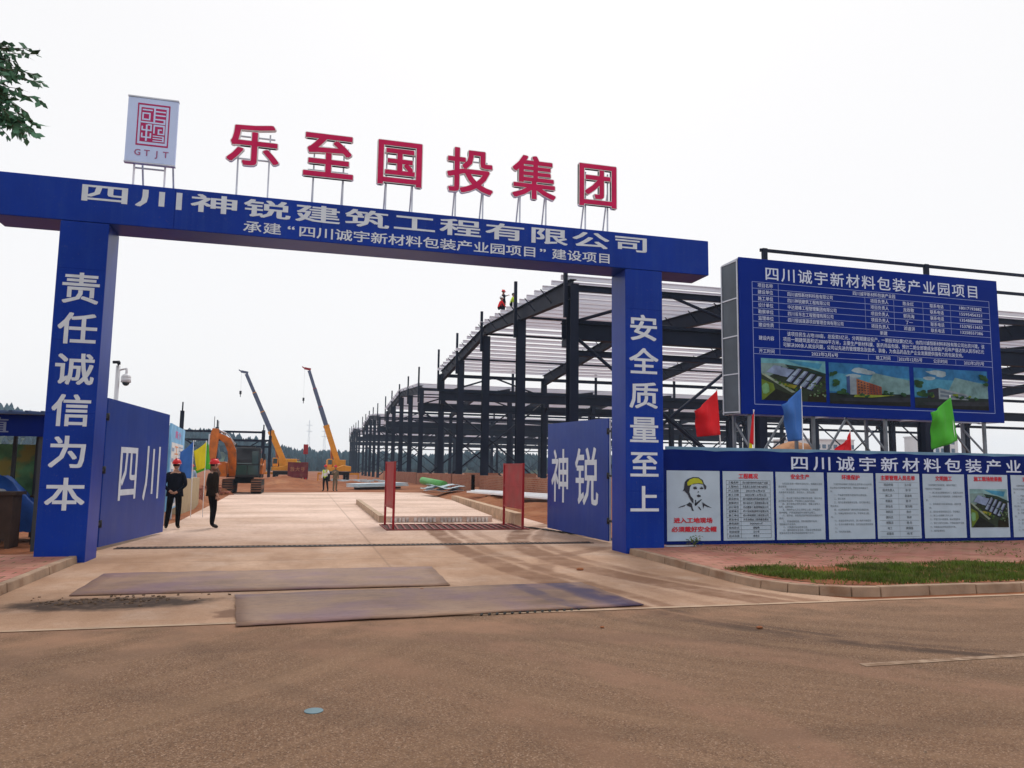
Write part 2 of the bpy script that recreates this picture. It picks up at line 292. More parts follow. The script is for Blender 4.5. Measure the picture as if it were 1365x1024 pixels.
def blue_paint(name, base, dust, spec, rough):
    g = NG(name, rough); g.b.inputs['Specular IOR Level'].default_value = spec
    col = g.mix(g.ramp(g.noise(.9, 4), [(.3, 0), (.7, 1)]), tuple(c*.84 for c in base), tuple(c*1.16 for c in base))
    col = g.mix(g.ramp(g.noise(1, 6, .7, sc3=(7, 7, .35)), [(.48, 0), (.72, .5)]), col, dust)
    col = g.mix(g.ramp(g.noise(2.6, 7, .7), [(.54, 0), (.74, .5)]), col, dust)
    col = g.mix(g.ramp(g.noise(26, 4, .7), [(.62, 0), (.70, .35)]), col, (.10, .09, .16))
    g.bump(g.noise(1.5, 3, sc3=(1, 1, .5)), .25, .02); return g.done(col)
M = dict(
    asphalt=asphalt_mat(), concrete=concrete_mat('concrete'), slab=concrete_mat('slab_concrete', False), dirt=dirt_mat(), pavers=paver_mat(), brick=brick_mat(), plate=steel_plate_mat(),
    kerb=mat('kerb_stone', (.33, .225, .155), .85, var=.25, scale=2.5, bump=.4, bscale=45, dirt=(.22, .12, .07), dscale=3),
    blue=blue_paint('blue_sheet', (.0018, .030, .290), (.014, .052, .30), .12, .34),
    doorblue=blue_paint('blue_door_sheet', (.010, .042, .265), (.035, .070, .27), .16, .36),
    boardblue=mat('billboard_print', (.0018, .020, .225), .45, var=.08, scale=1., spec=.05),
    bannerblue=mat('banner_print', (.0018, .012, .140), .5, spec=.05, var=.15, scale=2., bump=.12, bscale=3),
    ltext=mat('letter_white', (.62, .68, .76), .5, var=.07, scale=6),
    htext=mat('letter_pale', (.60, .68, .84), .5, var=.05),
    red=mat('letter_red', (.58, .016, .10), .4, spec=.1, var=.1, scale=4),
    rim=mat('letter_rim', (.86, .86, .88), .35, var=.05), dullsteel=mat('dull_steel', (.16, .18, .21), .5, .2, var=.3), galv=mat('galvanised_tube', (.52, .55, .62), .45, .5, var=.12),
    logo=mat('logo_panel', (.54, .66, .95), .35, var=.04), logored=mat('logo_red', (.42, .015, .12), .5, var=.08), logotext=mat('logo_letter', (.36, .12, .26), .5),
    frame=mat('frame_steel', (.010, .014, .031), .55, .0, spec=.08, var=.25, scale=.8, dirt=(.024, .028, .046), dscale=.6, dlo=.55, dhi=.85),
    purlin=mat('purlin_zinc', (.80, .83, .95), .45, 0, var=.07, scale=.5),
    postred=mat('barrier_red', (.34, .012, .018), .45, var=.18, scale=3, dirt=(.28, .06, .05), dscale=2),
    poster=mat('poster_vinyl', (.42, .53, .64), .45, var=.07, scale=2.5, bump=.08, bscale=4), posterred=mat('poster_red', (.55, .02, .04), .5), ink=mat('ink_black', (.03, .035, .05), .6), inkgrey=mat('ink_grey', (.14, .17, .20), .6),
    helmetyel=mat('print_yellow', (.42, .46, .02), .5), white=mat('white_paint', (.75, .76, .78), .45, var=.05), dark=mat('dark_paint', (.02, .022, .028), .5, var=.2),
    rubber=mat('rubber', (.02, .019, .019), .8, var=.3), orange=mat('machine_orange', (.50, .135, .016), .45, var=.2, scale=2, dirt=(.20, .075, .03), dscale=1.8, dlo=.48, dhi=.68),
    amber=mat('crane_yellow', (.72, .30, .02), .4, var=.1), boomgrey=mat('boom_blue_grey', (.10, .13, .22), .4, var=.12), glass=mat('cab_glass', (.018, .042, .045), .08, var=.1, spec=.8),
    truckred=mat('truck_maroon', (.16, .018, .025), .5, var=.2, dirt=(.20, .07, .05), dscale=2), tarp=mat('blue_tarp', (.03, .13, .50), .5, var=.25, scale=3, bump=.5, bscale=6),
    wood=mat('dark_wood', (.05, .028, .02), .6, var=.3), skin=mat('skin', (.42, .23, .16), .5, var=.08), hair=mat('hair', (.012, .01, .01), .6),
    navy=mat('navy_cloth', (.010, .012, .020), .9, spec=.05, var=.3, scale=8), black=mat('black_cloth', (.008, .008, .010), .9, spec=.05, var=.3, scale=8), brown=mat('brown_cloth', (.020, .015, .012), .9, spec=.05, var=.3, scale=8),
    khaki=mat('khaki_cloth', (.16, .13, .085), .9, var=.25, scale=8), hivis=mat('hivis_yellow', (.52, .72, .03), .6, var=.1), silver=mat('reflective_tape', (.70, .72, .72), .4), shoe=mat('shoe', (.012, .011, .011), .5),
    paleblue=mat('pale_blue_shirt', (.30, .42, .58), .9), hatred=mat('hardhat_red', (.62, .02, .025), .3, var=.05), whiteshirt=mat('white_shirt', (.65, .70, .72), .9),
    grate=mat('grate_red', (.20, .014, .016), .6, var=.3, scale=4, dirt=(.22, .10, .06), dscale=3),
    fred=mat('flag_red', (.66, .012, .02), .7, var=.1), fblue=mat('flag_blue', (.045, .16, .50), .7, var=.1), fgreen=mat('flag_green', (.07, .42, .035), .7, var=.1), fyel=mat('flag_yellow', (.78, .66, .02), .7, var=.06),
    grass=mat('grass', (.085, .135, .014), .85, var=.45, scale=2.2, dirt=(.19, .145, .055), dscale=5, dlo=.5, dhi=.7), leaf=mat('leaf', (.065, .165, .095), .55, var=.45, scale=1.2), bark=mat('bark', (.10, .075, .05), .9, var=.3, bump=.6, bscale=20),  # leaf colour raised in place of light shining through the leaves
    wooded=mat('far_wood_hazed', (.022, .055, .070), .9, var=.5, scale=.06), hill=mat('hill_ground', (.05, .075, .045), .95, var=.4, scale=.02),  # haze blue put into the foliage colour of the distant trees
    green=mat('rolled_green_sheet', (.10, .38, .10), .5), sheet=mat('pale_sheet', (.50, .60, .66), .4, .2, var=.15, scale=4),
    farwall=mat('far_white_wall', (.62, .64, .66), .8, var=.05, scale=.3), farglass=mat('far_window', (.07, .13, .20), .3), beige=mat('beige_board', (.38, .30, .19), .8, var=.1),
    skyprint=mat('print_sky', (.20, .48, .80), .5, var=.3, scale=1.5), whiteprint=mat('print_white', (.70, .72, .74), .5), orangeprint=mat('print_orange', (.75, .28, .10), .5), greenprint=mat('print_green', (.10, .26, .11), .6, var=.5, scale=3, dirt=(.30, .26, .06), dscale=1.6, dlo=.52, dhi=.62),
    tan=mat('tan_earth', (.42, .215, .11), .95, var=.25, scale=2, bump=.8, bscale=6, dirt=(.26, .12, .06), dscale=3),
)

# ------------------------------------------------------------------ writing
_TC = {}
def glyphs(body, bold=0., ext=0.):
    k = (body, bold, ext)
    if k in _TC: return _TC[k]
    c = bpy.data.curves.new('lettering', 'FONT'); c.body = body; c.extrude = ext; c.resolution_u = 2
    o = bpy.data.objects.new('lettering', c); COL.objects.link(o)
    dg = bpy.context.evaluated_depsgraph_get(); me = bpy.data.meshes.new_from_object(o.evaluated_get(dg))
    v = np.zeros(len(me.vertices)*3); me.vertices.foreach_get('co', v); v = v.reshape(-1, 3)
    f = [tuple(p.vertices) for p in me.polygons]
    bpy.data.objects.remove(o); bpy.data.curves.remove(c); bpy.data.meshes.remove(me)
    if bold:        # a heavier weight: the strokes laid again a little to each side, each a hair higher
        n = 8 if bold > .025 else 4; v0, f0, m = v, f, len(v); v, f = [v0], list(f0)
        for j in range(n):
            a = 2*math.pi*(j+.5)/n; v.append(v0+np.array([math.cos(a)*bold*1.15, math.sin(a)*bold, (j+1)*.0012])); f += [tuple(i+m*(j+1) for i in q) for q in f0]
        v = np.concatenate(v)
    _TC[k] = (v, f); return v, f
_v, _ = glyphs('国'); GX0, GX1, GY0, GY1 = _v[:, 0].min(), _v[:, 0].max(), _v[:, 1].min(), _v[:, 1].max()
class Plane2:
    """a flat printed surface: u runs along U, v along V, w out of the face"""
    def __init__(s, O, U=(1, 0, 0), V=(0, 0, 1)): s.O, s.U, s.V = Vector(O), Vector(U).normalized(), Vector(V).normalized(); s.N = s.U.cross(s.V)
    def p(s, u, v, w=0): return s.O+s.U*u+s.V*v+s.N*w
class Print(MB):
    def __init__(s, pl, lift=.004): super().__init__(); s.pl = pl; s.lift = lift
    def pts(s, vs, fs): return s.add([s.pl.p(*q) for q in vs], fs)
    def line(s, body, u, v, h, width=None, bold=.012, align='l', maxw=None):
        V, F = glyphs(body, bold)
        if not len(V): return s
        x0, x1 = V[:, 0].min(), V[:, 0].max(); sy = h/(GY1-GY0); sx = sy if width is None else width/(x1-x0)
        if maxw and sx*(x1-x0) > maxw: sx = maxw/(x1-x0)
        W = sx*(x1-x0); u0 = u-(0 if align == 'l' else W/2 if align == 'c' else W)
        return s.pts([(u0+(a-x0)*sx, v+(b-GY0)*sy, s.lift+w_*.25) for a, b, w_ in V], F)
    def spaced(s, body, u, v, pitch, w, h, bold=.02, vertical=False):
        for k, ch in enumerate(body):
            if ch == ' ': continue
            V, F = glyphs(ch, bold); sx = w/(GX1-GX0); sy = h/(GY1-GY0)
            du, dv = (0, -k*pitch) if vertical else (k*pitch, 0)
            s.pts([(u+du+(a-GX0)*sx, v+dv+(b-GY0)*sy, s.lift+w_*.25) for a, b, w_ in V], F)
        return s
    def rect(s, u0, v0, u1, v1, lift=None):
        l = s.lift if lift is None else lift; return s.pts([(u0, v0, l), (u1, v0, l), (u1, v1, l), (u0, v1, l)], [(0, 1, 2, 3)])
    def hl(s, u0, u1, v, t=.012): return s.rect(u0, v-t/2, u1, v+t/2)
    def vl(s, u, v0, v1, t=.012): return s.rect(u-t/2, v0, u+t/2, v1)
    def poly(s, pts, lift=None):
        l = s.lift if lift is None else lift
        a = sum(p[0]*q[1]-q[0]*p[1] for p, q in zip(pts, pts[1:]+pts[:1]))
        if a < 0: pts = pts[::-1]
        return s.pts([(a, b, l) for a, b in pts], [tuple(range(len(pts)))])

# ------------------------------------------------------------------ setting: ground, road, drive, pavements
def sheet(name, poly, z, m):
    b = MB(); b.add([(x, y, z) for x, y in poly], [tuple(range(len(poly)))]); o = b.build(name, m); tag(o, kind='structure'); return o
def grid_ground():
    b = MB(); xs = [-450, -200, -80, -40, 0, 40, 80, 200, 400, 610]; ys = [-100, -60, 0, 30, 60, 120, 300, 610]
    vs = [(x, y, 0) for y in ys for x in xs]; n = len(xs)
    b.add(vs, [(j*n+i, j*n+i+1, (j+1)*n+i+1, (j+1)*n+i) for j in range(len(ys)-1) for i in range(n-1)])
    tag(b.build('ground', M['dirt']), kind='structure')
grid_ground()
sheet('road', [(-220, -60), (220, -60), (220, 8.47), (-220, 8.47)], .004, M['asphalt'])
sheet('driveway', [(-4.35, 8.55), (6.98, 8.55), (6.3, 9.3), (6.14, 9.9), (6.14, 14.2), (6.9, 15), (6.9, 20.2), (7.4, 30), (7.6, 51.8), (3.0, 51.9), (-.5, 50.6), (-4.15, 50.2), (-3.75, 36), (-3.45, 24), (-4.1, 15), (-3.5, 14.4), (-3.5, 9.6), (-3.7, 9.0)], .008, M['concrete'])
sheet('road_edge_strip', [(-220, 8.47), (220, 8.47), (220, 8.56), (-220, 8.56)], .010, mat('edge_strip', (.42, .29, .20), .85, var=.2, dirt=(.3, .18, .11), dscale=2))
def road_line():
    g = NG('worn_road_paint', .8); a = g.ramp(g.noise(7, 6), [(.42, 0), (.6, 1)])
    col = g.mix(a, (.20, .125, .08), (.34, .24, .17)); m = g.done(col)
    b = MB()
    for x0 in (4.6, -9.0, 10.5, 17, -15): b.add([(x0, 5.63, .008), (x0+2.6, 5.65, .008), (x0+2.6, 5.73, .008), (x0, 5.73, .008)], [(0, 1, 2, 3)])
    tag(b.build('road_marking', m), kind='structure')
road_line()
def arc(cx, cy, r, a0, a1, n): return [(cx+r*math.cos(R(a0+(a1-a0)*k/n)), cy+r*math.sin(R(a0+(a1-a0)*k/n))) for k in range(n+1)]
def kerb(name, line, side, h=.125, wd=.13, step=.78):
    b = MB(); acc = []; P = [Vector((x, y, 0)) for x, y in line]
    for p, q in zip(P[:-1], P[1:]):
        L = (q-p).length; n = max(1, round(L/step))
        for k in range(n):
            a = p+(q-p)*(k/n); e = p+(q-p)*((k+1)/n); d = (e-a).normalized(); nrm = Vector((-d.y, d.x, 0))*side
            hh = h+random.uniform(-.006, .006); g = .008; a = a+d*g; e = e-d*g; o = nrm*random.uniform(-.006, .006); wt = nrm*wd; tp = nrm*.015
            vs = [a+o, e+o, e+wt, a+wt, a+o+tp+Vector((0, 0, hh)), e+o+tp+Vector((0, 0, hh)), e+wt+Vector((0, 0, hh)), a+wt+Vector((0, 0, hh))]
            f = [(4, 5, 6, 7), (0, 1, 5, 4), (1, 2, 6, 5), (2, 3, 7, 6), (3, 0, 4, 7)]
            if side < 0: f = [tuple(reversed(t)) for t in f]
            b.add(vs, f)
    o = b.build(name, M['kerb'], bevel=.012); tag(o, kind='structure')
rk = [(6.12, 14.0), (6.12, 10.2)]+arc(7.42, 10.05, 1.3, 180, 270, 5)[1:]+[(30, 8.75)]
kerb('kerb', rk, 1)
lk = [(-3.52, 14.35), (-3.5, 10.2)]+arc(-4.8, 10.05, 1.3, 0, -90, 5)[1:]+[(-24, 8.75)]
kerb('kerb', lk, -1)
def raised(name, poly, z, m):
    b = MB(); b.prism(poly, (0, 0, z), (1, 0, 0), (0, 1, 0), z); tag(b.build(name, m), kind='structure')
raised('pavement', [(6.26, 14.5), (6.26, 10.2)]+[(x+.0, y) for x, y in arc(7.42, 10.05, 1.16, 180, 270, 5)[1:]]+[(30, 8.89), (30, 14.5)], .112, M['pavers'])
raised('pavement', [(-3.66, 14.5), (-24, 14.5), (-24, 8.89)]+arc(-4.8, 10.05, 1.15, -90, 0, 5)+[(-3.65, 10.2)], .112, M['pavers'])
sheet('verge_soil', [(6.35, 10.9), (6.45, 9.9), (6.9, 9.2), (7.5, 8.95), (30, 8.95), (30, 10.95)], .118, M['dirt'])
sheet('verge_soil', [(-24, 11.0), (-24, 9.0), (-5, 9.0), (-4.35, 9.5), (-4.25, 10.9)], .118, M['dirt'])
def grass():
    b = MB(); rnd = random.Random(3)
    def blade(x, y, z, h):
        a = rnd.uniform(0, 6.28); w_ = .006+.004*rnd.random(); dx, dy = math.cos(a)*w_, math.sin(a)*w_; l = rnd.uniform(.2, .8)*h; t = rnd.uniform(0, 6.28)
        b.add([(x-dx, y-dy, z), (x+dx, y+dy, z), (x+math.cos(t)*l, y+math.sin(t)*l, z+h)], [(0, 1, 2)])
    def fill(x0, x1, y0, y1, n, hm):
        for _ in range(n):
            x, y = rnd.uniform(x0, x1), rnd.uniform(y0, y1)
            if x > 0 and (x-6.3)*1.2 < (10.9-y)*.3+.05: continue
            d = mnoise.noise(Vector((x*.9, y*.9, 2)))
            if (d < -.2 and rnd.random() < .85) or (d < 0 and rnd.random() < .4): continue
            if y < 9.15 and rnd.random() < .5: continue
            blade(x, y, .118, hm*(.5+.6*rnd.random())*(1+.5*d))
    fill(6.35, 13.5, 8.95, 10.95, 34000, .07); fill(13.5, 22, 8.95, 10.95, 12000, .07); fill(-8, -4.4, 9, 10.95, 6000, .09)
    tag(b.build('grass', M['grass']), 'short rough grass growing on the verge beside the kerb', 'grass', kind='stuff')
    b = MB()
    for _ in range(2600):           # weeds in the joints of the pavers and along the foot of the hoarding
        if rnd.random() < .45: x, y = rnd.uniform(7.2, 18), 14.36-abs(rnd.gauss(0, .06))
        else: x, y = rnd.uniform(7, 18), 11.1+.21*rnd.randrange(15)+rnd.uniform(-.02, .02)
        if mnoise.noise(Vector((x*.8, y*.6, 9))) < .05: continue
        for k in range(3): 
            a = rnd.uniform(0, 6.28); h = rnd.uniform(.01, .035); l = rnd.uniform(.01, .03)
            c, s = math.cos(a), math.sin(a)
            b.add([(x, y, .115), (x+c*l-s*.007, y+s*l+c*.007, .115+h*.7), (x+c*l*1.6, y+s*l*1.6, .115+h), (x+c*l+s*.007, y+s*l-c*.007, .115+h*.7)], [(0, 1, 2, 3)])
    tag(b.build('weeds', M['grass']), 'small weeds sprouting between the pink pavers below the hoarding', 'weeds', kind='stuff')
    t = thing('weed_clump', (7.62, 14.2, .115), 'larger leafy weed sprouting below the hard hat poster', 'weed')
    b = MB()
    for k in range(70):
        a, l, h = rnd.uniform(0, 6.28), rnd.uniform(.02, .2), rnd.uniform(.03, .22)
        x, y = 7.62+math.cos(a)*l, 14.2+math.sin(a)*l*.5; q = rnd.uniform(0, 6.28); c, s = math.cos(q)*.035, math.sin(q)*.035
        b.add([(x, y, .115+h), (x+c-s*.4, y+s+c*.4, .125+h), (x+2*c, y+2*s, .115+h*.9), (x+c+s*.4, y+s-c*.4, .12+h)], [(0, 1, 2, 3)])
    b.build('leaves', M['grass'], t)
    b = MB()
    for k in range(7): b.tube((7.62, 14.2, .115), (7.62+rnd.uniform(-.12, .12), 14.2+rnd.uniform(-.06, .06), .3), .004, n=4)
    b.build('stem', M['grass'], t)
grass()

# ------------------------------------------------------------------ steel-framed sheds
def steel_shed(Y0, label):
    t = thing('steel_frame_shed', (12, Y0, 0), label, 'building frame', 'steel frames of the sheds')
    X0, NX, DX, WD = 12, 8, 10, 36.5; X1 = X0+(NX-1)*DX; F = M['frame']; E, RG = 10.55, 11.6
    roof = lambda y: E+(RG-E)*(1-abs(y-Y0-WD/2)/(WD/2))
    col = {}
    def column(x, y, top, hx, hy, name='column'):
        b = MB(); b.box(x-hx/2, x+hx/2, y-hy/2, y-hy/2+.03, 0, top); b.box(x-hx/2, x+hx/2, y+hy/2-.03, y+hy/2, 0, top); b.box(x-.025, x+.025, y-hy/2+.03, y+hy/2-.03, 0, top)
        b.box(x-hx/2-.08, x+hx/2+.08, y-hy/2-.08, y+hy/2+.08, -.3, .03)
        return b.build(name, F, t)
    for i in range(NX):
        x = X0+i*DX
        for y, s in ((Y0, 1), (Y0+WD, -1)):
            o = column(x, y, E-.1, .42, .62)
            b = MB(); b.box(x-.2, x+.2, min(y+s*.31, y+s*1.0), max(y+s*.31, y+s*1.0), 7.55, 7.9); b.prism([(y+s*.31, 6.9), (y+s*.9, 7.55), (y+s*.31, 7.55)] if s > 0 else [(y+s*.31, 6.9), (y+s*.31, 7.55), (y+s*.9, 7.55)], (x-.02, 0, 0), (0, 1, 0), (0, 0, 1), -.04)
            b.build('bracket', F, o)
        for k in (0, 1):               # rafter, haunched at the eave
            ya, yb = (Y0-.1, Y0+WD/2) if k == 0 else (Y0+WD/2, Y0+WD+.1)
            b = MB()
            for zo, th in ((0, .03), (1, .03)):
                pts = []
                for q in (ya, yb):
                    top = roof(q)+.15; dep = .95 if q in (Y0-.1, Y0+WD+.1) else .62
                    z = top if zo else top-dep
                    pts.append((q, z))
                b.bar((x, pts[0][0], pts[0][1]), (x, pts[1][0], pts[1][1]), .32, .035)
            za, zb = roof(ya)+.13, roof(yb)+.13; da, db = (.93, .58) if k == 0 else (.58, .93)
            b.add([(x-.015, ya, za), (x-.015, yb, zb), (x-.015, yb, zb-db), (x-.015, ya, za-da), (x+.015, ya, za), (x+.015, yb, zb), (x+.015, yb, zb-db), (x+.015, ya, za-da)],
                  [(0, 3, 2, 1), (4, 5, 6, 7), (0, 1, 5, 4), (2, 3, 7, 6)])
            b.build('rafter', F, t)
    for k in (1, 2, 3): column(X0, Y0+WD*k/4, roof(Y0+WD*k/4)-.62, .5, .4)
    for k in range(5):                 # thin parapet posts on the gable face
        y = Y0+WD*k/4; b = MB(); b.bar((X0-.36, y, roof(y)-1.7), (X0-.36, y, 12.75), .17, .17); b.box(X0-.3, X0-.2, y-.06, y+.06, roof(y)-1.2, roof(y)-1.05)
        b.build('parapet_post', F, t)
    n = 25
    for k in range(n):
        y = Y0+.3+(WD-.6)*k/(n-1); z = roof(y)+.17
        b = MB(); b.box(X0-.5, X1+.5, y-.03, y+.03, z, z+.23); b.box(X0-.5, X1+.5, y-.09, y-.03, z+.2, z+.23)
        for x in (X0+i*DX for i in range(NX)): b.box(x-.12, x+.12, y+.03, y+.12, z, z+.26)
        b.build('purlin', M['purlin'], t)
    for k, y in enumerate((Y0, Y0+WD)):
        b = MB(); b.ibeam((X0, y, E-.25), (X1, y, E-.25), .2, .3, .025); b.build('eave_beam', F, t)
        s = 1 if k == 0 else -1
        b = MB(); b.ibeam((X0-.3, y+s*.7, 8.32), (X1+.3, y+s*.7, 8.32), .38, .82, .04); b.bar((X0-.3, y+s*.7, 8.80), (X1+.3, y+s*.7, 8.80), .07, .12); b.build('crane_beam', F, t)
        b = MB(); b.ibeam((X0, y, 7.15), (X1, y, 7.15), .2, .28, .025); b.build('tie_beam', F, t)
        for i in (0, 3, 5):
            xa, xb = X0+i*DX, X0+(i+1)*DX; b = MB()
            b.tube((xa+.2, y, 7.9), (xb-.2, y, .4), .085); b.tube((xa+.2, y+.12, .4), (xb-.2, y+.12, 7.9), .085)
            b.tube((xa+.2, y, 8.7), ((xa+xb)/2, y, 10.3), .08); b.tube(((xa+xb)/2, y, 10.3), (xb-.2, y, 8.7), .08); b.build('brace', F, t)
    for k in (1, 2, 3):
        y = Y0+WD*k/4; b = MB(); b.tube((X0, y, roof(y)-.45), (X1, y, roof(y)-.45), .075); b.build('roof_tie', F, t)
    for i in (1, 2, 3, 4):             # parapet on the near eave
        x = X0+i*DX+.25; b = MB(); b.bar((x, Y0-.36, E-.9), (x, Y0-.36, 13.05), .26, .17); b.build('parapet_post', F, t)
    for z in (12.95, 11.85):
        b = MB(); b.bar((X0+DX, Y0-.36, z), (X1, Y0-.36, z), .1, .16); b.build('parapet_rail', F, t)
    rnd = random.Random(5)
    b = MB()                            # short flange braces under the purlins
    for i in range(NX):
        for k in range(2, n-2, 2):
            y = Y0+.3+(WD-.6)*k/(n-1); z = roof(y)
            for s in (-1, 1): b.bar((X0+i*DX, y, z-.5), (X0+i*DX+s*.6, y, z+.2), .045, .045)
    b.build('flange_brace', F, t)
    return t
shed = steel_shed(34.0, 'nearest dark steel shed frame with roof workers, its columns behind the billboard')
for y, l in ((83.5, 'second dark steel shed frame, just beyond the nearest one'), (133.5, 'third dark steel shed frame receding beyond the second'), (184.0, 'farthest dark steel shed frame, nearest the cranes and wooded hills')):
    c = copy_tree(shed); c.location = (12, y, 0); c['label'] = l

def left_frame():
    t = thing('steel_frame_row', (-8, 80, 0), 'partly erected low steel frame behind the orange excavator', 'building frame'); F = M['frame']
    for x, y, z, zt, wd in ((-11.75, 80, 6.9, 7.75, .34), (-8.5, 80, 5.4, 6.1, .3), (-4.15, 80, 5.2, 5.75, .32), (-3.75, 86, 4.9, 5.6, .3)):
        b = MB(); b.ibeam((x, y, 0), (x, y, z), wd, wd, .03); b.bar((x, y, z), (x, y, zt), .12, .12); b.build('column', F, t)
    for z, y, xa, xb in ((4.98, 80, -11.7, -4.2), (4.15, 80.2, -11.7, -3.8), (3.7, 86, -8, -3.8), (4.3, 84, -9, -3.8)):
        b = MB(); b.bar((xa, y, z), (xb, y, z), .16, .2); b.build('beam', F, t)
    b = MB(); b.tube((-5.8, 80, 3.3), (-4.2, 80, 4.3), .06); b.tube((-11.7, 80, 4.4), (-10.4, 80, 3.5), .08); b.build('brace', F, t)
left_frame()

def brick():
    t = thing('brick_wall', (11.55, 34, 0), 'low red brick plinth wall along the foot of the nearest shed', 'wall')
    rnd = random.Random(2)
    for ya, yb, x, h in ((33.2, 42.6, 10.85, 1.22), (43.0, 47.6, 11.2, 1.24), (48.4, 52.6, 11.75, 1.2), (53.4, 60.9, 11.35, 1.22), (61.9, 71, 11.5, 1.22), (71.5, 83, 11.6, 1.15), (84, 121, 11.7, 1.2)):
        b = MB(); b.box(x, x+.25, ya, yb, 0, h); b.box(x-.03, x+.28, ya, ya+.35, 0, h+.02); b.build('wall', M['brick'], t)
    for x in (14.3, 18, 24, 30):
        b = MB(); b.box(x, x+3.2, 70.2, 70.45, 0, 1.1+.2*rnd.random()); b.build('wall', M['brick'], t)
brick()

# ------------------------------------------------------------------ gate
def gate():
    t = thing('site_gate', (1.4, 14.47, 0), 'tall blue sheet-clad site gate spanning the driveway with white characters', 'gate')
    YF, YB = 14.10, 14.84
    b = MB(); b.box(-5.24, 7.99, YF, YB, 5.70, 6.44); b.build('beam', M['blue'], t, bevel=.012)
    b = MB(); b.box(-4.165, -3.415, YF+.003, YB-.003, 0, 5.695); b.build('pillar', M['blue'], t, bevel=.012)
    b = MB(); b.box(6.107, 6.92, YF+.003, YB-.003, 0, 5.695); b.build('pillar', M['blue'], t, bevel=.012)
    for x in (-2.4, .1, 2.6, 5.0):       # sheet joints on the face of the beam
        b = MB(); b.box(x-.006, x+.006, YF-.0025, YF, 5.712, 6.43); b.build('seam', M['boardblue'], t)
    for xa, xb in ((-4.155, -3.425), (6.117, 6.91)):
        for z in (1.22, 2.44, 3.66, 4.88): b = MB(); b.box(xa, xb, YF+.001, YF+.003, z-.004, z+.004); b.build('seam', M['boardblue'], t)
    pl = Plane2((0, YF, 0))
    p = Print(pl); p.spaced('四川神锐建筑工程有限公司', -3.86, 6.06, .887, .69, .30, .022); p.build('company_lettering', M['ltext'], t)
    p = Print(pl); p.spaced('承建', -1.23, 5.765, .34, .27, .195, .014); p.spaced('“', -.47, 5.765, .3, .27, .2, .02)
    p.spaced('四川诚宇新材料包装产业园项目', -.28, 5.765, .325, .27, .195, .014); p.spaced('”', 4.31, 5.765, .3, .27, .2, .02); p.spaced('建设项目', 4.56, 5.765, .32, .26, .195, .014)
    p.build('project_lettering', M['ltext'], t)
    p = Print(Plane2((0, YF+.003, 0))); p.spaced('责任诚信为本', -4.03, 4.29, .687, .51, .49, .02, True); p.build('pillar_lettering', M['ltext'], t)
    p = Print(Plane2((0, YF+.003, 0))); p.spaced('安全质量至上', 6.23, 4.24, .687, .54, .49, .02, True); p.build('pillar_lettering', M['ltext'], t)
gate()

def letter_sign(ch, word, x0, x1, z0, z1):
    t = thing('letter_sign', ((x0+x1)/2, 14.42, 6.44), word, 'sign letter', 'red letters on the gate')
    def body(bold, ext, y, name, m):
        V, F = glyphs(ch, bold, ext); sx, sy = (x1-x0)/WB, (z1-z0)/HB
        b = MB(); b.add([(x0+(a-CX)*sx, y-c*1.0, z0+(d-CY)*sy) for a, d, c in V], F); b.build(name, m, t)
    V, F = glyphs(ch, .030, .035); WB = V[:, 0].max()-V[:, 0].min(); HB = V[:, 1].max()-V[:, 1].min(); CX = V[:, 0].min(); CY = V[:, 1].min()
    body(.030, .035, 14.43, 'letter_rim', M['rim']); body(.018, .004, 14.388, 'letter_face', M['red'])
    xa, xb = x0+.22*(x1-x0), x0+.80*(x1-x0)
    for x in (xa, xb):
        b = MB(); b.bar((x, 14.50, 6.44), (x, 14.50, z1-.15), .028, .028); b.build('post', M['galv'], t)
        b = MB(); b.bar((x-.02, 14.78, 6.44), (x, 14.52, z0+.35), .026, .026); b.build('back_stay', M['galv'], t)
    b = MB(); b.bar((x0+.1, 14.53, z0+.18), (x1-.1, 14.53, z0+.18), .025, .025); b.bar((x0+.1, 14.53, z1-.22), (x1-.1, 14.53, z1-.22), .025, .025); b.build('cross_bar', M['galv'], t)
for a in (('乐', 'red character 乐 on posts, first of the six letters on the gate', -1.65, -.70, 7.10, 7.93), ('至', 'red character 至 on posts between 乐 and 国', -.29, .66, 7.03, 7.90), ('国', 'red boxed character 国 on posts with a dot stroke inside', 1.09, 1.97, 7.02, 7.93),
          ('投', 'red character 投 on posts between 国 and 集', 2.44, 3.40, 7.02, 7.96), ('集', 'red many-stroked character 集 on posts over the gate', 3.77, 4.72, 7.04, 7.97), ('团', 'red boxed character 团 on posts, nearest the right pillar', 5.20, 6.05, 7.02, 7.95)): letter_sign(*a)

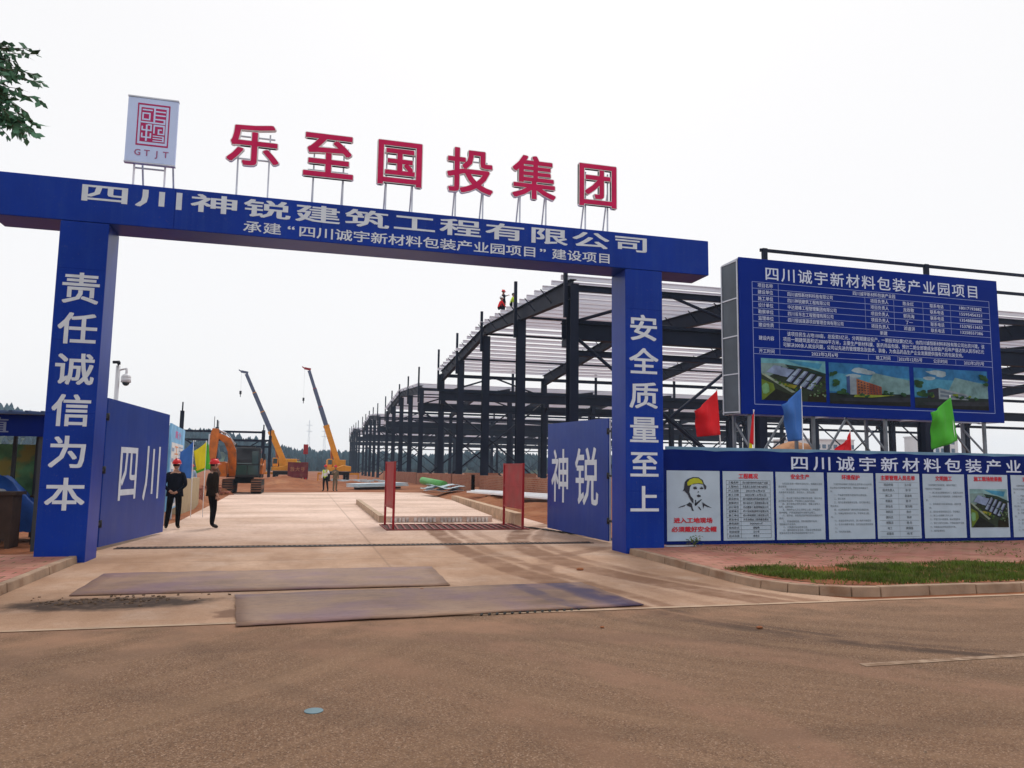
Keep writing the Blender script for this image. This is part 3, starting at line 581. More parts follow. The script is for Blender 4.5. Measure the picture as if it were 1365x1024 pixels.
def logo():
    t = thing('logo_sign', (-2.9, 14.4, 6.44), 'pale blue panel with red seal emblem and letters GTJT above the gate', 'sign')
    b = MB(); b.box(-3.32, -2.49, 14.36, 14.44, 6.95, 8.14); b.build('panel', M['logo'], t, bevel=.01)
    b = MB(); b.box(-3.325, -2.485, 14.35, 14.45, 8.141, 8.165); b.box(-3.325, -2.485, 14.35, 14.45, 6.925, 6.949); b.build('edge_trim', M['galv'], t)
    pl = Plane2((-3.32, 14.36, 6.95)); p = Print(pl, .003)
    x0, x1, y0, y1 = .165, .70, .305, 1.09
    for a in ((x0, y0, x1, y0+.03), (x0, y1-.03, x1, y1), (x0, y0+.03, x0+.022, y1-.03), (x1-.022, y0+.03, x1, y1-.03)): p.rect(*a)
    fx0, fx1, fy0, fy1 = x0+.06, x1-.06, y0+.075, y1-.075; p.rect(fx0, fy0, fx1, fy1); p.build('emblem_field', M['logored'], t)
    q = Print(pl, .006)
    for u0, v0, u1, v1 in ((.05, .05, .45, .09), (.05, .15, .38, .19), (.05, .33, .38, .37), (.05, .19, .11, .33), (.32, .19, .38, .33), (0, .41, .98, .455), (.50, 0, .57, .41), (.57, .07, .98, .11), (.57, .18, .98, .22), (.57, .30, .98, .34), (.91, .34, .98, .41),
                           (.22, .50, .29, .98), (.05, .55, .11, .64), (.05, .64, .22, .68), (.29, .64, .46, .68), (.40, .52, .46, .64), (.29, .48, .46, .52), (.05, .75, .11, .85), (.05, .85, .22, .89), (.29, .85, .45, .89), (.39, .74, .45, .85),
                           (.52, .53, .58, .74), (.52, .48, .97, .53), (.91, .53, .97, .76), (.70, .60, .76, .72), (.76, .60, .86, .635), (.70, .72, .91, .76), (.52, .80, .90, .83), (.52, .87, .90, .90), (.52, .94, .90, .97), (.90, .80, .96, .97)):
        X = lambda u: fx0+u*(fx1-fx0); Y = lambda v: fy1-v*(fy1-fy0); q.rect(X(u0), Y(v1), X(u1), Y(v0))
    q.build('emblem_strokes', M['logo'], t)
    q = Print(pl, .004)
    for k, c in enumerate('GTJT'):
        V, F = glyphs(c, .02); s = .115/.73; q.pts([(.205+.155*k+(a-(V[:, 0].min()+V[:, 0].max())/2)*s, .12+b_*s, .004+w_*.25) for a, b_, w_ in V], F)
    q.build('lettering', M['logotext'], t)
    for x in (-3.17, -2.66):
        b = MB(); b.bar((x, 14.46, 6.44), (x, 14.46, 7.6), .03, .03); b.build('post', M['rim'], t)
        b = MB(); b.bar((x+.12, 14.78, 6.44), (x+.1, 14.48, 7.3), .028, .028); b.build('back_stay', M['galv'], t)
    b = MB(); b.bar((-3.17, 14.49, 6.88), (-2.66, 14.49, 6.88), .025, .025); b.build('cross_bar', M['galv'], t)
logo()

def leaf(P0, P1, text, vals, label, face):
    """one swing leaf of the gate: P0 hinge, P1 free end"""
    P0, P1 = Vector(P0), Vector(P1); t = thing('gate_leaf', P0, label, 'gate leaf', 'swing leaves of the gate')
    d = (P1-P0); L = d.length; U = d.normalized()
    if face > 0: O, UU = P0, U
    else: O, UU = P1, -U
    pl = Plane2(O, UU); N = pl.N
    b = MB(); b.prism([(0, .07), (L, .05), (L, 2.80), (0, 2.86)], O, UU, (0, 0, 1), .03); b.build('panel', M['doorblue'], t)
    b = MB(); a = lambda u, v: pl.p(u, v, -.055)
    for q in (((0, .1), (L, .08)), ((0, 2.8), (L, 2.75)), ((0, 1.4), (L, 1.4)), ((.03, .07), (.03, 2.83)), ((L-.03, .07), (L-.03, 2.78)), ((L/2, .07), (L/2, 2.78)), ((0, .1), (L/2, 1.4)), ((L/2, 1.4), (L, 2.75))):
        b.bar(a(*q[0]), a(*q[1]), .045, .045, N)
    b.build('back_frame', M['galv'], t)
    for z in (.5, 1.5, 2.5):
        b = MB(); e = P0+Vector((0, 0, z)); b.tube(e-Vector((0, 0, .07)), e+Vector((0, 0, .07)), .035); b.bar(e, e-U*.9+Vector((0, 0, 0)), .03, .05); b.build('hinge', M['dark'], t)
    p = Print(pl, .004)
    for ch, u, v0, v1, wd in vals: p.spaced(ch, u, v0, 1, wd, v1-v0, .012)
    p.build('lettering', M['ltext'], t)
leaf((-3.66, 16.0, 0), (-3.17, 19.75, 0), '四川', (('四', .80, .86, 2.0, .96), ('川', 2.28, .86, 2.02, .98)), 'left blue gate leaf swung inward with white characters 四川', 1)
leaf((6.58, 16.2, 0), (6.36, 19.98, 0), '神锐', (('神', .38, .80, 2.08, 1.05), ('锐', 2.0, .80, 2.08, 1.18)), 'right blue gate leaf swung inward with white characters 神锐', -1)

# ------------------------------------------------------------------ billboard
def flat_picture(name, pl, x0, z0, x1, z1, polys, parent, lift=.004):
    X = lambda u: x0+u*(x1-x0); Z = lambda v: z1-v*(z1-z0)
    cols = []; p = Print(pl, lift)
    for k, (c, pts) in enumerate(polys):
        if c not in cols: cols.append(c)
        p.mi = cols.index(c)
        q = [(X(u), Z(v)) for u, v in pts]; p.poly(q, lift+.0006*k)
    p.build(name, [mat('print_%d_%d_%d' % tuple(int(99*z) for z in c), tuple(z**1.18*.86 for z in c), .5, var=.3, scale=5, spec=.1) for c in cols], parent)
B = [(0, 0), (1, 0), (1, 1), (0, 1)]
def blobs(cx, cy, rx, ry, n, rnd): return [(cx+rx*math.cos(2*math.pi*k/n)*rnd.uniform(.75, 1.1), cy+ry*math.sin(2*math.pi*k/n)*rnd.uniform(.75, 1.1)) for k in range(n)]
def aerial(seed=1, sky=(.20, .45, .52)):
    rnd = random.Random(seed); P = [((.055, .075, .05), B), (sky, [(0, 0), (1, 0), (1, .30), (.72, .18), (.35, .12), (0, .2)]), ((.09, .33, .50), [(.38, .02), (.95, .06), (.9, .2), (.6, .13)]),
       ((.25, .36, .36), [(0, .12), (.35, .1), (.42, .2), (.12, .42), (0, .36)])]
    P += [((.17, .24, .04), [(0, .5), (.18, .6), (.22, .85), (0, 1)]), ((.22, .42, .22), blobs(.06, .72, .07, .14, 9, rnd)), ((.03, .035, .03), [(.22, .72), (.62, .95), (.6, 1), (.02, 1)]), ((.04, .035, .02), [(.72, .82), (1, .74), (1, 1), (.7, 1)])]
    P += [((.36, .43, .35), [(0, .38), (.04, .36), (.52, .78), (.46, .8)]), ((.35, .33, .05), [(.30, .57), (.55, .62), (.5, .7), (.33, .63)])]
    for k in range(4):     # long pale roofs with dark gaps
        u = .56+.105*k; v = .21+.055*k
        P += [((.025, .03, .07), [(u+.005, v), (u+.085, v+.01), (u-.09, v+.36), (u-.18, v+.34)])]
        P += [((.38, .48, .62), [(u-.005, v), (u+.035, v+.005), (u-.135, v+.33), (u-.185, v+.31)]), ((.22, .26, .40), [(u+.035, v+.005), (u+.06, v+.01), (u-.112, v+.345), (u-.135, v+.33)])]
        P += [((.025, .03, .07), [(u-.09, v+.17), (u-.03, v+.18), (u-.04, v+.2), (u-.1, v+.19)])]
    for k in range(3):
        u = .19+.1*k; v = .16+.035*k; P += [((.30, .38, .55), [(u, v), (u+.12, v+.02), (u-.0, v+.2), (u-.12, v+.17)]), ((.05, .06, .12), [(u+.11, v+.02), (u+.135, v+.03), (u+.01, v+.22), (u-.0, v+.2)])]
    for _ in range(26):
        u, v = rnd.uniform(.72, .99), rnd.uniform(.5, .86); P.append(((.07, .14, .05) if rnd.random() < .6 else (.20, .27, .18), blobs(u, v, .02, .025, 6, rnd)))
    for _ in range(12):
        u = rnd.uniform(.2, .6); P.append(((.10, .20, .04), blobs(u, .42+u*.55+rnd.uniform(-.03, .05), .022, .025, 6, rnd)))
    for _ in range(10): 
        u = rnd.uniform(.4, 1); P.append(((.03, .08, .08), blobs(u, .06+u*.28, .05, .025, 6, rnd)))
    return [(c, [(min(1, max(0, a)), min(1, max(0, b_))) for a, b_ in q]) for c, q in P]
def street_view(kind, rnd):
    P = [((.05, .22, .44), B), ((.10, .33, .48), [(0, .25), (1, .3), (1, .7), (0, .7)]), ((.22, .36, .38), [(.55, .2), (1, .35), (1, .75), (.4, .75)])]
    for cx, cy, rx, ry in ((.38, .16, .12, .07), (.47, .2, .1, .06), (.3, .3, .1, .05)) if kind == 1 else ((.3, .1, .14, .06), (.2, .25, .1, .05), (.36, .16, .08, .05)): P.append(((.36, .46, .52), blobs(cx, cy, rx, ry, 11, rnd)))
    P += [((.035, .05, .05), [(0, .74), (1, .70), (1, 1), (0, 1)]), ((.055, .06, .075), [(.1, .86), (1, .78), (1, .88), (.25, 1)]), ((.028, .03, .03), [(0, .93), (1, .9), (1, 1), (0, 1)])]
    if kind == 1:
        P += [((.07, .12, .28), [(.21, .33), (.25, .3), (.25, .75), (.21, .75)]), ((.30, .36, .42), [(.25, .34), (.33, .34), (.33, .76), (.25, .76)]), ((.40, .17, .09), [(.33, .36), (.64, .54), (.64, .74), (.33, .76)]), ((.32, .10, .06), [(.48, .45), (.64, .54), (.64, .74), (.48, .75)])]
        for r in range(5):
            for c in range(8):
                u = .345+.037*c; top = .385+(u-.33)*.58; bot = .75-(u-.33)*.05; h = (bot-top)/5; v = top+h*r
                P.append(((.09, .07, .10), [(u, v+h*.25), (u+.018, v+h*.3), (u+.018, v+h*.75), (u, v+h*.75)]))
        P.append(((.30, .36, .06), [(.3, .76), (.8, .74), (.5, .82), (.28, .82)]))
        tr = [(.03, .25, .06), (.06, .5, .06), (.13, .68, .06), (.18, .72, .04), (.68, .68, .035), (.75, .7, .03), (.9, .7, .04), (.38, .77, .03), (.44, .78, .03)]
    else:
        P += [((.05, .05, .07), [(.17, .55), (.32, .48), (.32, .76), (.17, .76)]), ((.30, .36, .40), [(.32, .48), (.72, .62), (.72, .76), (.32, .76)]), ((.17, .22, .28), [(.34, .54), (.70, .65), (.70, .68), (.34, .6)]), ((.17, .22, .28), [(.34, .64), (.70, .70), (.70, .73), (.34, .7)])]
        tr = [(.05, .4, .07), (.1, .62, .07), (.22, .66, .05), (.55, .68, .045), (.62, .7, .04), (.72, .7, .04), (.95, .2, .06), (.98, .32, .05), (.9, .14, .04), (.82, .72, .03)]
    for u, v, r in tr:
        for k in range(5): P.append(((.035, .10, .045) if rnd.random() < .55 else (.20, .27, .05) if kind == 2 and u > .2 and u < .8 else (.05, .13, .05), blobs(u+rnd.uniform(-r, r)*.6, v+rnd.uniform(-r, r)*.9, r*.6, r*.8, 7, rnd)))
    return [(c, [(min(1, max(0, a)), min(1, max(0, b_))) for a, b_ in q]) for c, q in P]
def billboard():
    t = thing('billboard', (14.2, 16.6, 0), 'big blue project billboard with white title, table and three building pictures', 'billboard')
    x0, x1, z0, z1, YF = 10.18, 18.15, 3.03, 6.94, 16.5
    b = MB(); b.box(x0, x1, YF, YF+.05, z0, z1); b.build('panel', M['boardblue'], t, bevel=.008)
    b = MB()
    for x in (x0+.03, 12.8, 15.5, x1-.03):
        for y in (YF+.075, YF+.82): b.bar((x, y, z0+.02), (x, y, z1-.02), .05, .05)
        for k in range(5):
            z = z0+.03+(z1-z0-.06)*k/4; b.bar((x, YF+.08, z), (x, YF+.8, z), .04, .04)
            if k < 4: b.bar((x, YF+.08, z), (x, YF+.8, z+(z1-z0)/4), .03, .03)
    for z in (z0+.05, z1-.05):
        for y in (YF+.075, YF+.82): b.bar((x0, y, z), (x1, y, z), .045, .045)
    b.build('back_frame', M['galv'], t)
    b = MB(); b.box(x0-.012, x0, YF+.052, YF+.80, z0+.02, z1-.06); b.build('side_sheet', mat('side_sheet_grey', (.07, .09, .115), .5, .1, var=.3, scale=1.2), t)
    for x in (10.45, 12.25, 14.4, 17.55):
        b = MB(); b.bar((x, YF+.1, 0), (x, YF+.1, z0+.02), .07, .07); b.bar((x, YF+.8, 0), (x, YF+.8, z0+.02), .07, .07)
        b.bar((x, YF+.1, 1.6), (x+(1.0 if x < 14 else -1.2), YF+.12, z0), .045, .045); b.bar((x, YF+.1, 2.2), (x, YF+.8, 2.9), .04, .04); b.build('post', M['dullsteel'], t)
    b = MB()
    for y in (YF+.06, YF+.80): b.box(x0-.03, x0-.0125, y-.02, y+.02, z0+.02, z1-.05)
    for k in range(5): z = z0+.05+(z1-z0-.13)*k/4; b.bar((x0-.02, YF+.085, z), (x0-.02, YF+.775, z+.03), .018, .03)
    b.build('side_frame', M['galv'], t)
    pl = Plane2((x0, YF, z0)); H = z1-z0; W = x1-x0
    p = Print(pl); p.spaced('四川诚宇新材料包装产业园项目', .75, H-.535, .477, .36, .33, .012); p.build('title_lettering', M['htext'], t)
    # ruled table
    l, r, T, bt = .36, 7.66, 3.31, .25
    rows = [3.31-.166*k for k in range(8)]; yb, yc = 1.655, 1.50; xs = 1.10, 3.66, 4.55, 5.47, 6.36
    p = Print(pl, .005)
    for z in rows+[yb, yc]: p.hl(l, r, z, .011)
    p.hl(l, r, bt, .014); p.vl(l, bt, T, .014); p.vl(r, bt, T, .014); p.vl(xs[0], yc, T, .010)
    for x in xs[1:]: p.vl(x, rows[6], rows[1], .009)
    for x in (3.7, 4.6, 6.45): p.vl(x, yc, yb, .009)
    p.build('table_rules', mat('rule_pale', (.30, .38, .66), .5), t)
    p = Print(pl, .005); cx = (l+xs[0])/2; h = .10; bd = .008
    for k, s in enumerate(('项目名称', '建设单位', '施工单位', '设计单位', '勘察单位', '监理单位', '建设性质')): p.line(s, cx, rows[k]-.133, h, .43, bd, 'c')
    p.line('建设内容', cx, (rows[7]+yb)/2-.05, h, .43, bd, 'c'); p.line('开工时间', cx, yb-.128, h, .43, bd, 'c')
    p.line('四川诚宇新材料包装产业园', 3.95, rows[0]-.133, h, 1.3, bd, 'c')
    for k, (a, n, ph) in enumerate((('四川诚恒新材料科技有限公司', '陈永红', '18017193882'), ('四川神锐建筑工程有限公司', '龙政敬', '15595456321'), ('中达建峰工程管理集团有限公司', '郭兆海', '13548888888'), ('四川省东志工程管理有限公司', '丁一', '15378513653'), ('四川恒诚晟源项目管理咨询有限公司', '邓道洪', '13258557386'))):
        z = rows[k+1]-.133; p.line(a, 1.36, z, h, .098*len(a)+.05, bd); p.line('项目负责人', (xs[1]+xs[2])/2, z, h, .56, bd, 'c'); p.line(n, (xs[2]+xs[3])/2, z, h, .115*len(n), bd, 'c')
        p.line('联系电话', (xs[3]+xs[4])/2, z, h, .44, bd, 'c'); p.line(ph, (xs[4]+r)/2+.02, z+.01, h, .74, bd, 'c')
    p.line('新建', 4.2, rows[6]-.133, h, .22, bd, 'c')
    for k, s in enumerate(('该项目民生占地100亩，总投资5亿元，分两期建设投产，一期投资估算2亿元，由四川诚恒新材料科技有限公司出资兴建，该', '项目一期建筑面积近30000平方米，主要生产新材料膜、医药用品包装、预计二期全部建成全部投产后年产值达到人民币8亿元', '可解决300余人就业问题，公司以先进的管理理念及技术、装备，为食品药品生产企业发展提供强有力的包装支持。')):
        p.line(s, 1.32 if k == 0 else 1.2, rows[7]-.155-.14*k, .105, (6.1, 6.2, 5.5)[k], bd)
    for s, x, wd in (('2023年2月6号', 2.4, .78), ('竣工时间', 4.15, .44), ('2023年12月5号', 5.0, .74), ('公示时间', 5.95, .44), ('2023年2月5号', 7.05, .66)): p.line(s, x, yb-.128, h, wd, bd, 'c')
    p.build('table_lettering', M['htext'], t)
    rnd = random.Random(4)
    flat_picture('picture', pl, .56, .36, 2.40, 1.40, aerial(1), t); flat_picture('picture', pl, 2.50, .34, 4.94, 1.385, street_view(1, rnd), t); flat_picture('picture', pl, 5.08, .32, 7.46, 1.375, street_view(2, rnd), t)
billboard()

# ------------------------------------------------------------------ notice hoarding
def notice_wall():
    t = thing('notice_hoarding', (14, 14.5, .11), 'long low blue hoarding with white characters and pale notice posters', 'hoarding')
    YF = 14.45; x0, x1 = 7.03, 26.0
    n = 60; b = MB(); rnd = random.Random(8)       # banner cloth, very slightly slack along its top
    vs = []
    for k in range(n+1):
        x = x0+(x1-x0)*k/n; s = .012*math.sin(k*1.1)+.008*math.sin(k*2.7)
        vs += [(x, YF, .135+s*.5), (x, YF, 2.055+.04*k/n+s), (x, YF+.05, 2.06+.04*k/n+s), (x, YF+.05, .135+s*.5)]
    b.add(vs, [(4*k+j, 4*k+4+j, 4*k+4+(j+1) % 4, 4*k+(j+1) % 4) for k in range(n) for j in range(4)]+[(0, 1, 2, 3), (4*n+3, 4*n+2, 4*n+1, 4*n)])
    b.build('banner', M['bannerblue'], t)
    b = MB(); b.box(x0+.15, x1, YF+.06, YF+.11, .12, 2.13); b.build('back_sheet', mat('back_sheet', (.16, .30, .42), .5), t)
    b = MB()
    for x in range(8, 27, 3): b.bar((x, YF+.15, .1), (x, YF+.15, 2.1), .06, .06)
    b.build('post', M['galv'], t)
    b = MB()                                        # torn end fluttering beside the pillar
    pts = [(7.03, 2.05), (6.97, 2.0), (6.99, 1.93), (7.02, 1.88), (6.985, 1.8), (6.96, 1.7)]
    for (a, c), (d, e) in zip(pts[:-1], pts[1:]): b.bar((a, YF-.01, c), (d, YF-.03, e), .035, .012)
    b.build('torn_edge', M['white'], t)
    b = MB(); b.add([(7.0, 14.40, .125), (7.75, 14.40, .125), (7.7, 14.22, .118), (7.05, 14.25, .118)], [(3, 2, 1, 0)]); b.build('loose_hem', M['white'], t)
    pl = Plane2((0, YF, 0))
    p = Print(pl); p.spaced('四川诚宇新材料包装产业园项目', 10.09, 1.685, .578, .40, .285, .016); p.build('title_lettering', M['htext'], t)
    wds = [(7.15, 8.36), (8.43, 9.63), (9.69, 10.88), (10.97, 12.15), (12.22, 13.38), (13.47, 14.62), (14.72, 15.86), (15.96, 17.1)]
    heads = [None, '工程概况', '安全生产', '环境保护', '主要管理人员名单', '文明施工', '施工现场效果图', '消防保卫', '质量管理', '文明公约']
    labs = ['hard hat poster', None, None, None, None, None, 'poster with aerial picture of sheds', None, None, None]
    paras = {2: ['为贯彻安全第一预防为主的方针，加强施工现场', '安全管理：', '一、建立健全安全生产责任制，各级管理', '人员落实安全职责，责任到人，奖罚分明。', '二、', '三、进入施工现场必须戴好安全帽，高处作业', '必须系好安全带，严禁酒后上岗操作机械。', '四、施工用电必须符合规范，电箱上锁专人', '负责，定期检查。', '五、特种作业人员必须持证上岗，严格遵守', '操作规程，严禁违章指挥和违章作业施工。', '六、脚手架、井架等设施须经验收合格后方可', '使用。', '七、现场道路畅通，材料堆放整齐有序，', '消防器材齐全有效。', '八、认真做好安全检查记录。', '九、坚持班前安全活动，开展安全教育培训', '提高全员安全意识和自我保护能力水平。'],
             3: ['为保护和改善施工现场的生活环境与生态环境', '防止粉尘污染和噪声扰民，特制订本制度如下', '条：', '一、严格遵守国家环境保护的法律法规。', '二、施工现场', '三、现场主要道路硬化处理，定时洒水降尘', '防止扬尘。', '四、水泥和其他易飞扬的材料应遮盖存放', '五、车辆出场须冲洗干净，不得带泥上路。', '场。', '六、合理安排作业时间，减少噪声污染影响', '七、生活垃圾集中堆放，及时清运出场地处理', '八、', '九、节约用水用电。'],
             5: ['为加强施工现场管理，做到文明施工', '特制定以下制度规定：', '一、施工现场设置围挡和大门，标牌齐全清晰', '二、材料构件按平面图堆放，分类整齐标识', '清。', '三、现场做到工完料净场地清，道路平整', '四、', '五、宿舍食堂保持清洁卫生，符合要求。', '六、施工人员佩戴工作卡上岗', '七、不得打架斗殴赌博，服从管理教育', '八、爱护公物节约材料，不得随意损坏设施', '九、车辆进出应按指定路线行驶，', '十、接受监督检查'], 7: None, 8: None, 9: None}
    paras[7] = paras[3]; paras[8] = paras[2]; paras[9] = paras[5]
    for k, (a, c) in enumerate(wds):
        b = MB(); n = 6; vs = []                    # slightly buckled vinyl
        for i in range(n+1):
            for j in range(n+1): vs.append((a+(c-a)*i/n, YF-.008-.003*math.sin(i*2+k)*math.sin(j*1.7), .205+(1.635-.205)*j/n))
        b.add(vs, [(i*(n+1)+j, (i+1)*(n+1)+j, (i+1)*(n+1)+j+1, i*(n+1)+j+1) for i in range(n) for j in range(n)], True)
        po = b.build('notice_poster', M['poster'], t)
        if labs[k]: po['label'] = labs[k]
        pp = Plane2((a, YF-.0125, .205)); W = c-a; H = 1.43
        if heads[k]:
            q = Print(pp, .003); q.line(heads[k], W/2, H-.15, .10, min(W*.8, .115*len(heads[k])), .03, 'c'); q.build('heading', M['posterred'], po)
        if k == 0:
            q = Print(pp, .003); q.line('进入工地现场', W/2-.02, .365, .10, .88, .035, 'c'); q.line('必须戴好安全帽', W/2, .185, .10, 1.02, .035, 'c'); q.build('slogan', M['posterred'], po)
            S = lambda u, v: ((u-80)/690*W, H-(v-70)/910*H)
            q = Print(pp, .003)
            for pts in ([(300, 330), (282, 340), (300, 300), (310, 220), (345, 180), (420, 152), (490, 155), (545, 190), (560, 235), (590, 270), (590, 300), (570, 320), (560, 290), (550, 250), (480, 240), (400, 250), (375, 290), (368, 350), (385, 400), (420, 440), (420, 500), (400, 480), (370, 430), (345, 375)],
                        [(218, 556), (250, 535), (325, 510), (300, 535)], [(540, 480), (580, 510), (660, 555), (600, 540), (555, 520)], [(325, 512), (370, 480), (400, 500), (410, 560), (425, 590), (400, 592), (385, 545), (345, 530)], [(432, 500), (520, 440), (530, 445), (460, 520), (440, 530)], [(440, 450), (455, 450), (455, 510), (440, 520)],
                        [(470, 530), (500, 545), (520, 580), (505, 580)], [(525, 470), (560, 520), (545, 570), (540, 515)], [(415, 295), (440, 280), (475, 292), (460, 312), (430, 312)], [(500, 295), (530, 285), (555, 295), (545, 310), (515, 310)], [(462, 395), (485, 378), (515, 390), (515, 410), (480, 416)], [(412, 285), (440, 275), (470, 280), (440, 283)], [(505, 283), (530, 276), (552, 284), (530, 282)], [(484, 330), (492, 345), (480, 362), (476, 355)]):
                q.poly([S(*z) for z in pts])
            q.build('portrait_lines', M['ink'], po)
            q = Print(pp, .005); q.poly([S(*z) for z in [(345, 265), (340, 225), (375, 185), (430, 165), (490, 170), (530, 200), (545, 240), (490, 232), (420, 240), (380, 260)]]); q.build('hat_colour', M['helmetyel'], po)
        elif k == 1:
            q = Print(pp, .003); l, r, T, bt = .08, W-.08, H-.19, .05; nr = 14; dz = (T-bt)/nr; xm = l+.33
            for i in range(nr+1): q.hl(l, r, T-i*dz, .005)
            for x in (l, xm, r): q.vl(x, bt, T, .005)
            A = ['工程名称', '工程地点', '开工日期', '竣工日期', '建设单位', '勘察单位', '设计单位', '监理单位', '施工单位', '质监单位', '建筑面积', '结构形式', '项目经理', '技术负责']
            Bv = ['四川诚宇新材料包装产业园', '乐至县工业园区文峰大道旁边', '2023年2月6日', '2023年12月5日', '四川诚恒新材料科技有限公司', '四川省东志工程管理有限公司', '中达建峰工程管理集团公司', '四川恒诚晟源项目管理公司', '四川神锐建筑工程有限公司', '乐至县建设工程质量监督站', '30000㎡', '钢结构', '王小军', '李永红']
            for i in range(nr):
                z = T-(i+1)*dz+.018; q.line(A[i], l+.165, z, .045, .24, .006, 'c'); q.line(Bv[i], (xm+r)/2, z, .045, min(.60, .05*len(Bv[i])), .006, 'c')
            q.build('table', M['ink'], po)
        elif k == 4:
            q = Print(pp, .003); l, r, T, bt = .06, W-.06, H-.20, .04; nr = 10; dz = (T-bt)/nr; xm = W/2
            for i in range(nr+1): q.hl(l, r, T-i*dz, .005)
            q.vl(xm, bt, T, .004)
            for i, (s, nm) in enumerate((('项目经理', '王小军'), ('技术负责人', '李 华'), ('施工员', '赵金林'), ('质量员', '周 平'), ('安全员', '郭天明'), ('材料员', '陈方'), ('资料员', '刘洋'), ('预算员', '杨 兵'), ('电工', '黄国强'), ('机管员', '何 军'))):
                z = T-(i+1)*dz+.04; q.line(s, (l+xm)/2, z, .055, None, .015, 'c'); q.line(nm, (xm+r)/2, z, .055, None, .015, 'c')
            q.build('table', M['inkgrey'], po)
        elif k == 6:
            flat_picture('picture', pp, .04, .23, W-.04, H-.33, aerial(3, (.30, .48, .50)), po, .003)
        else:
            q = Print(pp, .003); z = H-.27; ls = paras[k]
            for i, s in enumerate(ls):
                ind = .15 if s[0] in '一二三四五六七八九十为' else .06; q.line(s, ind, z, .043, None, .0, maxw=W-.05-ind); z -= (H-.33)/max(14, len(ls)) if len(ls) > 13 else .085
            q.build('body_text', M['inkgrey'], po)
notice_wall()

